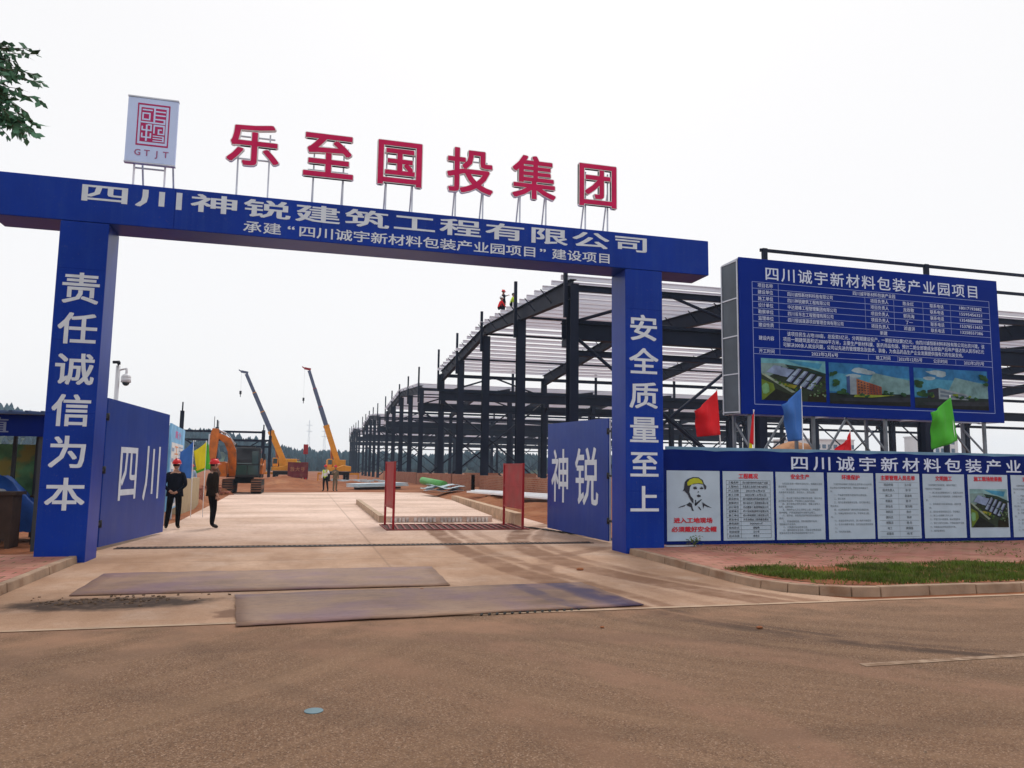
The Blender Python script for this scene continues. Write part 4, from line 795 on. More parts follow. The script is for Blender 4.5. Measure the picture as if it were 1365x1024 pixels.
# ------------------------------------------------------------------ ground steelwork on the drive
def drive_bits():
    def plate(pts, label, z=.010, th=.012):
        b = MB(); n, m = 24, 8; q = [Vector((x, y, 0)) for x, y in pts]; vs = []        # sheet slightly bent and sprung at its rim
        for j in range(m+1):
            for i in range(n+1):
                u, v = i/n, j/m; p = q[0]*(1-u)*(1-v)+q[1]*u*(1-v)+q[2]*u*v+q[3]*(1-u)*v
                e = max(abs(2*u-1)**6, abs(2*v-1)**4); vs.append((p.x+.008*math.sin(p.y*9), p.y+.008*math.sin(p.x*3.1+1), z+th+.003+.008*e*(.5+.8*mnoise.noise(p*1.3))+.006*mnoise.noise(p*2)))
        b.add(vs, [(j*(n+1)+i, j*(n+1)+i+1, (j+1)*(n+1)+i+1, (j+1)*(n+1)+i) for j in range(m) for i in range(n)], True)
        o = b.build('steel_plate', M['plate']); sm = o.modifiers.new('thick', 'SOLIDIFY'); sm.thickness = th; sm.offset = -1
        tag(o, label, 'steel plate', 'steel plates on the apron'); return o
    plate([(-2.70, 10.56), (1.98, 10.60), (2.05, 12.62), (-2.76, 12.52)], 'rear rust-brown steel plate, left end beside the dark wet hollow')
    plate([(-.60, 8.30), (3.96, 8.64), (3.86, 10.52), (-.77, 10.24)], 'front rust-brown steel plate overlapping the road edge, with dark tyre streaks')
    b = MB()
    for k in range(14): b.bar((1.95+k*.09, 8.47+.0075*k, .022), (1.93+k*.09, 8.43+.0075*k, .010), .025, .012)
    o = b.build('weld_studs', M['rubber']); tag(o, 'row of short dark rebar teeth along the front plate edge', 'rebar')
    t = thing('drain_channel', (1.4, 16.35, 0), 'long narrow drain with dark ribbed grating across the gateway', 'drain')
    b = MB(); b.box(-3.45, 6.25, 16.22, 16.25, .006, .022); b.box(-3.45, 6.25, 16.48, 16.51, .006, .022); b.build('frame', M['rubber'], t)
    b = MB(); b.add([(-3.45, 16.25, .011), (6.25, 16.25, .011), (6.25, 16.48, .011), (-3.45, 16.48, .011)], [(0, 1, 2, 3)]); b.build('channel', M['dark'], t)
    b = MB()
    for k in range(96): b.box(-3.42+k*.1, -3.37+k*.1, 16.25, 16.48, .012, .02)
    b.build('grating', mat('grating_rust', (.10, .06, .05), .7, .3, var=.3), t)
    # wheel-wash grate
    t = thing('wheel_wash_grate', (4, 21, 0), 'red barred wheel wash grate set in the concrete between red panels', 'grate')
    b = MB(); b.add([(2.1, 20.2, .010), (5.9, 20.2, .010), (5.9, 22.1, .010), (2.1, 22.1, .010)], [(0, 1, 2, 3)]); b.build('pit', mat('pit_dark', (.07, .025, .02), .8), t)
    b = MB()
    for k in range(20): x = 2.2+k*.19; b.bar((x, 20.19, .03), (x+.12, 22.11, .03), .045, .02)
    b.build('bars', M['grate'], t)
    b = MB(); b.box(2.08, 5.92, 20.15, 20.19, .01, .035); b.box(2.08, 5.92, 22.11, 22.15, .01, .035); b.box(2.08, 2.12, 20.19, 22.11, .01, .035); b.box(5.88, 5.92, 20.19, 22.11, .01, .035); b.build('rim', M['grate'], t)
    t = thing('block_row', (4, 23.1, 0), 'row of small pale blocks along the slab face behind the grate', 'blocks')
    for k in range(26): 
        if k % 7 != 5: b = MB(); b.box(2.5+.115*k, 2.5+.115*k+.075, 23.08, 23.13, .02, .15); b.build('block', mat('nozzle_white', (.55, .52, .50), .6, var=.4, scale=9), t)
    for xa, xb, ya, yb, lab in ((2.24, 2.30, 22.2, 20.62, 'left red splash panel on legs beside the wheel wash grate'), (5.68, 5.76, 22.05, 20.3, 'right red splash panel on legs in front of the brick wall')):
        t = thing('splash_panel', (xa, ya, 0), lab, 'splash panel', 'red panels beside the grate')
        A, Bq = Vector((xa, ya, 0)), Vector((xb, yb, 0)); Z = Vector((0, 0, 1))
        b = MB(); b.bar(A+Z*1.15, Bq+Z*1.15, .012, 1.18); b.build('panel', M['postred'], t)
        for q in (A, Bq): b = MB(); b.bar(q, q+Z*1.79, .06, .06); b.build('post', M['postred'], t)
        b = MB()
        for z in (.56, 1.15, 1.76): b.bar(A+Z*z, Bq+Z*z, .045, .045)
        b.build('rail', M['postred'], t)
    # raised weighbridge slab and low side wall
    b = MB(); b.prism([(2.15, 23.15), (5.6, 23.15), (6.6, 35.6), (5.4, 47), (2.3, 35.2)], (0, 0, .19), (1, 0, 0), (0, 1, 0), .19); tag(b.build('raised_slab', M['slab']), kind='structure')
    b = MB(); b.prism([(2.15, 23.1), (2.32, 23.1), (2.42, 35.2), (2.25, 35.2)], (0, 0, .21), (1, 0, 0), (0, 1, 0), .2); o = b.build('slab_edging', mat('edging', (.42, .30, .21), .85, var=.25)); tag(o, kind='structure')
    b = MB(); b.prism([(5.9, 21.6), (6.15, 21.6), (7.0, 36.2), (6.75, 36.2)], (0, 0, .36), (1, 0, 0), (0, 1, 0), .36); o = b.build('low_concrete_wall', mat('low_wall', (.48, .33, .22), .85, var=.25)); tag(o, 'low pale concrete wall along the right side of the raised slab', 'low wall')
    b = MB()
    for k in range(3):                               # hose trailing by the right leaf
        pts = [(5.9+.04*k, 20.9, .03)]+[(6.0+.1*i+.02*k, 20.6-.42*i, .02+.03*abs(math.sin(i*1.3+k))) for i in range(1, 10)]
        b.path(pts, .016, 5)
    o = b.build('hose', M['rubber']); tag(o, 'dark hose trailing on the concrete beside the right gate leaf', 'hose')
    b = MB(); b.tube((.12, 5.41, .005), (.12, 5.41, .009), .062, n=20); o = b.build('paper_scrap', mat('scrap_blue', (.12, .19, .22), .6)); tag(o, 'small round pale blue scrap lying flat on the road', 'litter')
    for x, y, r in ((4.35, 11.9, .05), (4.6, 7.2, .03), (1.55, 10.3, .03), (3.0, 7.55, .02), (6.6, 9.3, .03)):
        b = MB(); b.ball((x, y, .01+r*.3), r*1.3, r, r*.5, 7, 5); o = b.build('clod', M['dirt']); tag(o, None, 'clod', 'clods of earth on the drive')
        o['label'] = 'small dark clod of earth lying on the concrete or road'
    # slivers of concrete broken off round the hollow
    b = MB(); rnd = random.Random(6)
    for k in range(130):
        x, y = -2.1+rnd.gauss(0, .42), 10.18+rnd.gauss(0, .16); r = rnd.uniform(.005, .018); q = rnd.uniform(0, 3); b.bar((x-r*math.cos(q), y-r*math.sin(q), .012+r*.2), (x+r*math.cos(q), y+r*math.sin(q), .012+r*rnd.uniform(0, .8)), r*1.5, r*.8)
    o = b.build('rubble', mat('rubble_mud', (.14, .09, .06), .95, var=.5, scale=8)); tag(o, 'bits of broken concrete and mud beside the rear steel plate', 'rubble', kind='stuff')
drive_bits()
def pebbles():
    rnd = random.Random(40); b = MB()
    for _ in range(1500):
        y = 1.6+7*rnd.random()**1.5; x = rnd.uniform(-.45*y-1, .95*y+2); r = rnd.uniform(.003, .008)*(1.9 if rnd.random() < .04 else 1); z = .004 if y < 8.47 else .009
        a = rnd.uniform(0, 6.28); k = [(x+r*rnd.uniform(.6, 1.2)*math.cos(a+j*1.57), y+r*rnd.uniform(.6, 1.2)*math.sin(a+j*1.57), z) for j in range(4)]
        b.add(k+[(x+r*.3, y-r*.2, z+r*.8)], [(0, 1, 4), (1, 2, 4), (2, 3, 4), (3, 0, 4)])
    tag(b.build('gravel', mat('gravel_stone', (.22, .15, .105), .9, var=.5, scale=30)), 'loose grit and small stones scattered over the road', 'gravel', kind='stuff')
pebbles()

# ------------------------------------------------------------------ people
def person(loc, heading, label, top, legs, hat=None, pose=None, vest=False, jacket=False, h=1.70, hairm=None, group=None, detail=True):
    """one continuous skinned body; the local +Y is forward"""
    s = h/1.74
    J = dict(pel=(0, 0, .94), spi=(0, .0, 1.12), che=(0, -.01, 1.32), nek=(0, -.01, 1.475), hed=(0, .01, 1.55),
             hipL=(-.095, 0, .90), hipR=(.095, 0, .90), kneL=(-.105, .025, .50), kneR=(.105, .025, .50), ankL=(-.11, -.02, .09), ankR=(.11, -.02, .09), toeL=(-.125, .15, .035), toeR=(.125, .15, .035),
             shoL=(-.185, -.01, 1.40), shoR=(.185, -.01, 1.40), elbL=(-.235, -.03, 1.13), elbR=(.235, -.03, 1.13), wriL=(-.235, .04, .89), wriR=(.235, .04, .89), palL=(-.23, .06, .82), palR=(.23, .06, .82))
    if pose: J.update(pose)
    bones = [('pel', 'spi'), ('spi', 'che'), ('che', 'nek'), ('nek', 'hed')]
    for q in 'LR': bones += [('pel', 'hip'+q), ('hip'+q, 'kne'+q), ('kne'+q, 'ank'+q), ('ank'+q, 'toe'+q), ('che', 'sho'+q), ('sho'+q, 'elb'+q), ('elb'+q, 'wri'+q), ('wri'+q, 'pal'+q)]
    rad = dict(pel=(.155, .115), spi=(.15, .11), che=(.165, .12), nek=(.058, .06), hed=(.055, .06), hip=(.10, .10), kne=(.072, .075), ank=(.052, .055), toe=(.042, .036), sho=(.075, .075), elb=(.052, .052), wri=(.036, .034), pal=(.038, .026))
    names = list(J); idx = {n: i for i, n in enumerate(names)}
    me = bpy.data.meshes.new('person'); me.from_pydata([J[n] for n in names], [(idx[a], idx[b]) for a, b in bones], [])
    o = bpy.data.objects.new('person_skin', me); COL.objects.link(o)
    sk = o.modifiers.new('skin', 'SKIN'); sk.use_smooth_shade = True
    for i, n in enumerate(names):
        key = n[:3]; me.skin_vertices[0].data[i].radius = rad[key]; me.skin_vertices[0].data[i].use_root = (n == 'pel')
    sub = o.modifiers.new('sub', 'SUBSURF'); sub.levels = 1; sub.render_levels = 1
    dg = bpy.context.evaluated_depsgraph_get(); em = bpy.data.meshes.new_from_object(o.evaluated_get(dg))
    V = np.zeros(len(em.vertices)*3); em.vertices.foreach_get('co', V); V = V.reshape(-1, 3); F = [tuple(p.vertices) for p in em.polygons]
    bpy.data.objects.remove(o); bpy.data.meshes.remove(me); bpy.data.meshes.remove(em)
    b = MB(); b.add(V, F, True)
    # material per face: 0 top, 1 legs, 2 skin, 3 shoe, 4 hi-vis, 5 tape
    P = {n: Vector(J[n]) for n in names}
    def near(c):
        best = None
        for a, e in bones:
            ab = P[e]-P[a]; tt = max(0, min(1, (c-P[a]).dot(ab)/max(1e-9, ab.length_squared))); d = (c-(P[a]+ab*tt)).length
            if best is None or d < best[0]: best = (d, a[:3], e[:3], tt)
        return best
    ms = []
    for f in F:
        c = Vector(V[list(f)].mean(0)); d, a, e, tt = near(c); k = 0
        if e in ('kne', 'ank') or (a == 'pel' and e == 'hip') : k = 1
        if a == 'ank' : k = 3
        if e == 'hed' or (e == 'nek' and tt > .75) or e == 'pal': k = 2
        if vest and k == 0 and a in ('pel', 'spi', 'che') and e != 'nek' or (vest and e == 'sho'):
            k = 4; zz = c.z-P['pel'].z
            if abs(zz-.13) < .025 or abs(zz-.27) < .025: k = 5
        ms.append(k)
    b.m = ms; b.mi = 2
    hd = P['hed']+Vector((0, .005, .105))
    # head: cranium narrowing to a jaw, with nose, brow, ears, mouth
    n, m = 16, 12; vs = []; fs = []
    for i in range(m+1):
        th = math.pi*i/m; zz = -math.cos(th); r = math.sin(th)
        jaw = 1-.28*max(0, -zz)**1.3
        for k in range(n):
            a = 2*math.pi*k/n; x = .076*r*math.cos(a)*jaw; y = .097*r*math.sin(a)*(1-.12*max(0, -zz)); 
            if y > 0 and abs(x) < .02 and -.25 < zz < .1: y += .022*(1-abs(x)/.02)
            if y > 0 and .05 < zz < .3 and .015 < abs(x) < .05: y -= .008
            vs.append((hd.x+x, hd.y+y, hd.z+.122*zz))
    for i in range(m):
        for k in range(n): fs.append((i*n+k, i*n+(k+1) % n, (i+1)*n+(k+1) % n, (i+1)*n+k))
    b.add(vs, fs, True)
    for sx in (-1, 1): b.ball((hd.x+sx*.078, hd.y-.01, hd.z-.005), .012, .022, .034, 8, 5)
    b.mi = 6
    for sx in (-1, 1): b.ball((hd.x+sx*.029, hd.y+.083, hd.z+.02), .011, .007, .006, 7, 4)
    b.mi = 7; b.ball((hd.x, hd.y+.086, hd.z-.058), .022, .007, .006, 8, 4)
    b.mi = 2
    if detail:
        for q, sx in (('L', -1), ('R', 1)):          # five fingers on each hand
            wv, pv = P['wri'+q], P['pal'+q]; d = (pv-wv).normalized(); side = d.cross(Vector((sx, .2, 0))).normalized(); curl = side.cross(d).normalized()
            for k, ln in enumerate((.062, .072, .068, .052)):
                a = pv+side*(.026-.0175*k)+d*.015; e = a+d*ln*.55-curl*.012*sx; g = e+d*ln*.35-curl*.022*sx; b.tube(a, e, .0095, .0085, 6); b.tube(e, g, .0085, .006, 6)
            a = pv+side*.03-d*.02; e = a+side*.025+d*.03; b.tube(a, e, .011, .009, 6); b.tube(e, e+d*.028, .009, .007, 6)
    t = thing('person', loc, label, 'person', group)
    rot = Matrix.Rotation(heading, 4, 'Z') @ Matrix.Scale(s, 4)
    def fin(mb, name, mats, parent):
        mm = mb.mesh(name); mm.transform(Matrix.Translation(loc) @ rot); return put(name, mm, mats, parent)
    fin(b, 'body', [M[top], M[legs], M['skin'], M['shoe'], M['hivis'], M['silver'], M['hair'], mat('lip', (.25, .09, .08), .6)], t)
    hb = MB(); hb.ball((hd.x, hd.y-.012, hd.z+.015), .083, .100, .113, 14, 8, -.55 if not hat else -.45, 1)
    hv = []
    fin_h = [(f, m_) for f, m_ in zip(hb.f, hb.m)]
    keep = []
    for f in hb.f:
        c = sum((Vector(hb.v[i]) for i in f), Vector())/len(f)
        if not (c.y > hd.y+.03 and c.z < hd.z+.07): keep.append(f)
    hb.f = keep; hb.m = [0]*len(keep); hb.sm = [True]*len(keep); fin(hb, 'hair', M['hair'], t)
    if hat:
        c = hd+Vector((0, -.005, .045)); q = MB(); q.ball(c, .112, .135, .118, 18, 8, -.05, 1)
        ring = []
        for k in range(24):
            a = 2*math.pi*k/24; e = .022+.045*max(0, math.sin(a))**2; ring.append((a, e))
        vs = [(c.x+.111*math.cos(a), c.y+.134*math.sin(a), c.z-.004) for a, e in ring]+[(c.x+(.111+e*.6)*math.cos(a), c.y+(.134+e)*math.sin(a), c.z-.018) for a, e in ring]
        q.add(vs, [(k, 24+k, 24+(k+1) % 24, (k+1) % 24) for k in range(24)], True); q.bar((c.x, c.y-.1, c.z+.09), (c.x, c.y+.09, c.z+.09), .03, .07)
        fin(q, 'hard_hat', M[hat], t)
    if jacket:
        q = MB(); rows = [(1.455, .08, .075), (1.43, .15, .10), (1.38, .20, .125), (1.28, .205, .14), (1.12, .19, .135), (.98, .198, .142), (.84, .215, .155)]; n = 20
        vs = [(rx*math.cos(2*math.pi*k/n)*(1+.02*math.sin(5*k+z*9)), ry*math.sin(2*math.pi*k/n)*(1+.03*math.sin(3*k+z*20))-.005, z) for z, rx, ry in rows for k in range(n)]
        q.add(vs, [(i*n+k, (i)*n+(k+1) % n, (i+1)*n+(k+1) % n, (i+1)*n+k) for i in range(len(rows)-1) for k in range(n)], True); q.f = [tuple(reversed(f)) for f in q.f]
        o = fin(q, 'jacket', M[top], t); sm = o.modifiers.new('thick', 'SOLIDIFY'); sm.thickness = .012
    return t
BACK = dict(elbL=(-.265, -.11, 1.13), elbR=(.275, -.10, 1.14), wriL=(-.09, -.19, .98), wriR=(.09, -.19, .96), palL=(-.015, -.205, .955), palR=(.02, -.215, .93))
person((-3.16, 21.1, .01), R(-3), 'person in black suit and red hard hat, hands clasped behind back, beside left leaf', 'navy', 'black', 'hatred', dict(BACK, kneL=(-.12, .0, .5), ankL=(-.16, -.03, .09), toeL=(-.19, .13, .035)), jacket=True, h=1.69)
person((-2.28, 21.25, .01), R(-62), 'person in dark brown jacket and red hard hat standing on the drive, turned right', 'brown', 'black', 'hatred', dict(elbL=(-.22, -.06, 1.13), wriL=(-.2, .07, .93), palL=(-.18, .11, .87), elbR=(.24, -.08, 1.14), wriR=(.2, .02, .92), ankL=(-.12, .06, .09), toeL=(-.13, .23, .035), kneL=(-.11, .07, .5)), jacket=True, h=1.70)
person((1.34, 53.9, 0), R(150), 'person in yellow hi-vis vest, black trousers and red hard hat, mid drive', 'white', 'black', 'hatred', dict(elbL=(-.30, .05, 1.2), wriL=(-.22, .2, 1.32), palL=(-.17, .22, 1.37), ankL=(-.2, -.05, .09), toeL=(-.22, .1, .03), kneL=(-.16, 0, .5)), vest=True, h=1.72)
person((2.0, 54.1, 0), R(205), 'person in khaki work clothes and red hard hat next to the hi-vis worker', 'khaki', 'khaki', 'hatred', dict(elbR=(.3, .06, 1.2), wriR=(.2, .2, 1.3), palR=(.15, .22, 1.35)), h=1.70)
person((-.72, 82.6, .75), R(180), 'person in yellow hi-vis vest standing up in the maroon truck bed', 'hivis', 'black', None, None, vest=True, h=1.68, detail=False)
person((-5.3, 40, 0), R(170), 'person in pale blue shirt and red hard hat half hidden behind the earth bank', 'paleblue', 'navy', 'hatred', None, h=1.62, detail=False)
YR = 46.6; ZR = lambda y: 10.55+1.05*(1-abs(y-34-18.25)/18.25)+.42
person((12.35, 48.9, ZR(48.9)), R(-75), 'person in dark overalls standing on the roof edge, pointing right', 'navy', 'navy', 'hatred', dict(elbL=(-.3, .18, 1.42), wriL=(-.2, .42, 1.5), palL=(-.17, .5, 1.52)), h=1.72)
SIT = dict(pel=(0, -.1, .42), spi=(0, -.06, .60), che=(0, .02, .78), nek=(0, .06, .92), hed=(0, .08, 1.0), hipL=(-.1, -.08, .40), hipR=(.1, -.08, .40), kneL=(-.16, .22, .55), kneR=(.16, .22, .55), ankL=(-.14, .12, .09), ankR=(.14, .12, .09), toeL=(-.15, .29, .035), toeR=(.15, .29, .035),
           shoL=(-.185, .03, .86), shoR=(.185, .03, .86), elbL=(-.24, .15, .64), elbR=(.24, .15, .64), wriL=(-.15, .32, .55), wriR=(.15, .32, .55), palL=(-.12, .37, .5), palR=(.12, .37, .5))
person((12.0, 48.3, ZR(48.3)), R(-80), 'person in red top and white hat crouching on the roof edge', 'fred', 'navy', 'white', SIT, h=1.7, detail=False)
person((12.35, 46.6, ZR(46.6)), R(-100), 'person in yellow hi-vis vest crouching on the roof edge near a post', 'hivis', 'navy', None, SIT, vest=True, h=1.7, detail=False)

# ------------------------------------------------------------------ machines
def excavator():
    t = thing('excavator', (-3.5, 48.5, 0), 'orange excavator with folded boom and dark cab beside the drive', 'excavator')
    for x, nm in ((-4.35, 'track'), (-2.75, 'track')):
        b = MB(); y0, y1 = 47.6, 51.4; n = 10
        pts = [(y0+.4-.4*math.sin(math.pi*k/n), .42-.40*math.cos(math.pi*k/n)) for k in range(n+1)]+[(y1-.4+.4*math.sin(math.pi*k/n), .42+.40*math.cos(math.pi*k/n)) for k in range(n+1)]
        b.prism(pts, (x+.28, 0, 0), (0, 1, 0), (0, 0, 1), .56); tr = b.build('track', M['rubber'], t)
        b = MB()
        for k in range(9): b.tube((x-.30, y0+.45+k*.36, .36), (x+.30, y0+.45+k*.36, .36), .13, n=10)
        b.build('rollers', mat('mud_brown', (.17, .08, .05), .9, var=.3), tr)
        b = MB()
        for k in range(22): b.box(x-.3, x+.3, y0+.15+k*.165, y0+.22+k*.165, .82, .85)
        for k in range(5): b.box(x-.3, x+.3, y0-.035, y0-.0, .15+k*.14, .22+k*.14)
        b.build('shoes', mat('mud_brown', (.17, .08, .05), .9), tr)
    b = MB(); b.tube((-3.55, 49.5, .6), (-3.55, 49.5, .95), .55, n=18); b.box(-4.5, -2.55, 48.3, 51.6, .95, 1.15); b.build('turntable', M['dark'], t)
    b = MB(); b.prism([(48.4, 1.15), (51.7, 1.15), (51.9, 1.5), (51.7, 2.05), (49.9, 2.1), (49.8, 1.8), (48.4, 1.7)], (-2.45, 0, 0), (0, 1, 0), (0, 0, 1), .9); b.box(-4.6, -3.6, 49.9, 51.8, 1.15, 2.0); b.build('engine_body', M['orange'], t, bevel=.05)
    cab = MB(); cab.prism([(47.75, 1.0), (49.6, 1.0), (49.6, 2.72), (48.25, 2.72), (47.8, 2.0)], (-2.62, 0, 0), (0, 1, 0), (0, 0, 1), 1.35); c = cab.build('cab', M['dark'], t, bevel=.04)
    b = MB(); b.add([(-3.87, 47.76, 1.75), (-2.72, 47.76, 1.75), (-2.72, 48.2, 2.6), (-3.87, 48.2, 2.6)], [(0, 1, 2, 3)]); b.add([(-2.6, 47.95, 1.75), (-2.6, 49.4, 1.75), (-2.6, 49.4, 2.6), (-2.6, 48.3, 2.6)], [(0, 1, 2, 3)]); b.add([(-3.98, 47.95, 1.75), (-3.98, 48.3, 2.6), (-3.98, 49.4, 2.6), (-3.98, 49.4, 1.75)], [(0, 1, 2, 3)]); b.build('window', M['glass'], c)
    b = MB()
    for x0, x1 in ((-3.92, -3.32), (-3.26, -2.68)): b.box(x0, x1, 47.70, 47.735, 1.12, 1.68)
    b.box(-3.05, -2.70, 47.72, 47.745, 1.75, 2.5); b.build('front_glass', M['glass'], c)
    b = MB(); b.tube((-3.95, 47.6, 2.75), (-3.95, 47.6, 2.95), .05); b.box(-3.7, -2.9, 47.9, 48.1, 2.72, 2.80); b.bar((-2.5, 47.9, 1.6), (-2.35, 47.75, 2.2), .03, .03); b.box(-2.44, -2.30, 47.72, 47.76, 2.0, 2.35); b.build('mirror_and_lamps', M['dark'], c)
    def boxarm(pts, ws, name, m, wx=.34):
        b = MB(); n = len(pts)
        vs = []
        for k, (x, y, z) in enumerate(pts):
            p, q = Vector(pts[max(0, k-1)]), Vector(pts[min(n-1, k+1)]); d = (q-p).normalized(); up = Vector((0, 1, 0)).cross(d).normalized()
            for sx, su in ((-1, -1), (1, -1), (1, 1), (-1, 1)): vs.append(Vector((x, y+sx*wx/2, z))+up*su*ws[k]/2)
        fs = [(4*k+j, 4*k+(j+1) % 4, 4*k+4+(j+1) % 4, 4*k+4+j) for k in range(n-1) for j in range(4)]+[(3, 2, 1, 0), (4*n-4, 4*n-3, 4*n-2, 4*n-1)]
        b.add(vs, fs); return b.build(name, m, t, bevel=.02)
    boxarm([(-4.12, 48.0, 1.0), (-4.08, 47.3, 1.7), (-4.12, 46.9, 2.5), (-4.35, 46.6, 3.05), (-4.95, 46.3, 3.42)], [.36, .40, .46, .44, .24], 'boom', M['orange'])
    boxarm([(-4.98, 46.3, 3.72), (-5.02, 46.25, 3.3), (-5.05, 46.2, 2.5), (-5.06, 46.1, 1.6)], [.34, .46, .40, .28], 'stick', M['orange'], .3)
    b = MB(); b.tube((-4.45, 46.55, 3.45), (-4.92, 46.3, 3.68), .06); b.tube((-4.55, 46.6, 3.42), (-3.95, 46.8, 2.85), .07); b.tube((-5.28, 46.2, 3.4), (-5.3, 46.1, 2.2), .05); b.path([(-3.95, 46.7, 2.9), (-4.3, 46.45, 3.4), (-4.9, 46.2, 3.7)], .025); b.build('cylinder', M['galv'], t)
    b = MB(); b.prism([(-5.3, 1.65), (-4.85, 1.7), (-4.6, 1.2), (-4.75, .75), (-5.2, .65), (-4.95, 1.1)], (0, 46.4, 0), (1, 0, 0), (0, 0, 1), -.7); b.build('bucket', mat('bucket_brown', (.10, .055, .04), .7, .2, var=.3), t)
    b = MB(); b.prism([(-4.95, 1.0), (-4.42, 1.0), (-4.42, 1.80), (-4.5, 1.86), (-4.95, 1.84)], (0, 48.2, 0), (1, 0, 0), (0, 0, 1), -.9); b.build('toolbox', M['orange'], t, bevel=.03)
    b = MB(); b.bar((-5.08, 46.3, 3.75), (-5.08, 46.3, 4.4), .03, .03); b.bar((-4.85, 46.3, 3.75), (-4.85, 46.3, 4.15), .03, .03); b.build('antenna', M['dark'], t)
excavator()

def truck_crane(bx, by, tip, join, label, hookz, col, armtip):
    t = thing('truck_crane', (bx, by, 0), label, 'crane', 'truck cranes raising their booms')
    b = MB(); b.box(bx-1.25, bx+1.25, by-1, by+9, .75, 1.15); b.build('chassis', M['dark'], t)
    for y in (by-.2, by+1.2, by+6.2, by+7.6):
        for x in (bx-1.1, bx+1.1):
            b = MB(); b.tube((x-.16, y, .5), (x+.16, y, .5), .5, n=16); wl = b.build('wheel', M['rubber'], t)
            b = MB(); b.tube((x-.18, y, .5), (x+.18, y, .5), .24, n=12); b.build('rim', M['galv'], wl)
    b = MB(); b.box(bx-1.2, bx+1.2, by+7.6, by+9.2, 1.15, 2.6); b.build('driver_cab', M['amber'], t, bevel=.06)
    b = MB(); b.prism([(bx-1.3, 1.2), (bx+1.25, 1.2), (bx+1.25, 1.75), (bx+.4, 1.9), (bx-.2, 1.65), (bx-1.3, 1.6)], (0, by-1.4, 0), (1, 0, 0), (0, 0, 1), -2.6); b.build('superstructure', M['amber'], t, bevel=.04)
    b = MB(); b.box(bx-1.3, bx-.75, by-1.5, by-.2, 1.65, 2.6); c = b.build('operator_cab', M['amber'], t, bevel=.05)
    b = MB(); b.box(bx-1.25, bx-.8, by-1.52, by-1.505, 1.95, 2.5); b.build('window', M['glass'], c)
    for sx in (-1, 1):
        b = MB(); b.bar((bx+sx*1.2, by-.6, .9), (bx+sx*2.3, by-.6, .9), .22, .22); b.bar((bx+sx*2.3, by-.6, 0.02), (bx+sx*2.3, by-.6, 1.0), .14, .14); b.box(bx+sx*2.3-.3, bx+sx*2.3+.3, by-.9, by-.3, 0, .07); b.build('outrigger', M['amber'], t)
    base = Vector((bx+.15, by, 1.5)); tip = Vector(tip); d = tip-base; jn = base+d*join; dn = d.normalized()
    b = MB(); b.bar(base, jn, .52, .62); b.bar(jn-dn*.25, jn+dn*.02, .60, .70); b.build('boom_base', M['amber'], t)
    b = MB(); n = 3
    for k in range(n):
        a = jn+(tip-jn)*(k/n); e = jn+(tip-jn)*((k+1)/n); s = .46-.08*k; b.bar(a, e, s, s+.06)
    bs = b.build('boom_sections', M['boomgrey'], t)
    b = MB()
    for k in (1, 2): a = jn+(tip-jn)*(k/n); b.bar(a-dn*.1, a+dn*.08, .52-.08*k, .58-.08*k)
    b.build('section_collar', col, bs)
    b = MB(); h = tip+dn*.15; b.bar(h+Vector((.25, 0, .0)), h+Vector((-.5, 0, .12)), .25, .25); b.bar(h+Vector((-.5, 0, .12)), h+Vector((-.75, 0, .3)), .12, .12); b.build('boom_head', armtip, t)
    b = MB(); b.tube(base+Vector((-.9, 0, .1)), base+d*.27, .13); b.build('lift_cylinder', M['orange'], t)
    hx = h.x-.45; b = MB(); b.tube((hx, by, h.z), (hx, by, hookz+.42), .006, n=5); b.build('hoist_rope', M['dark'], t)
    b = MB(); b.box(hx-.11, hx+.11, by-.1, by+.1, hookz+.05, hookz+.42); b.tube((hx, by, hookz-.25), (hx, by, hookz+.05), .04); b.build('hook_block', M['dark'], t)
truck_crane(-2.2, 90, (-6.82, 90, 11.9), .39, 'left truck crane with boom leaning left, beside the maroon truck', 9.55, M['amber'], M['boomgrey'])
truck_crane(3.75, 93, (-.05, 93, 12.95), .44, 'right truck crane with steeper boom and red tip, behind the two workers', 9.3, M['postred'], M['postred'])

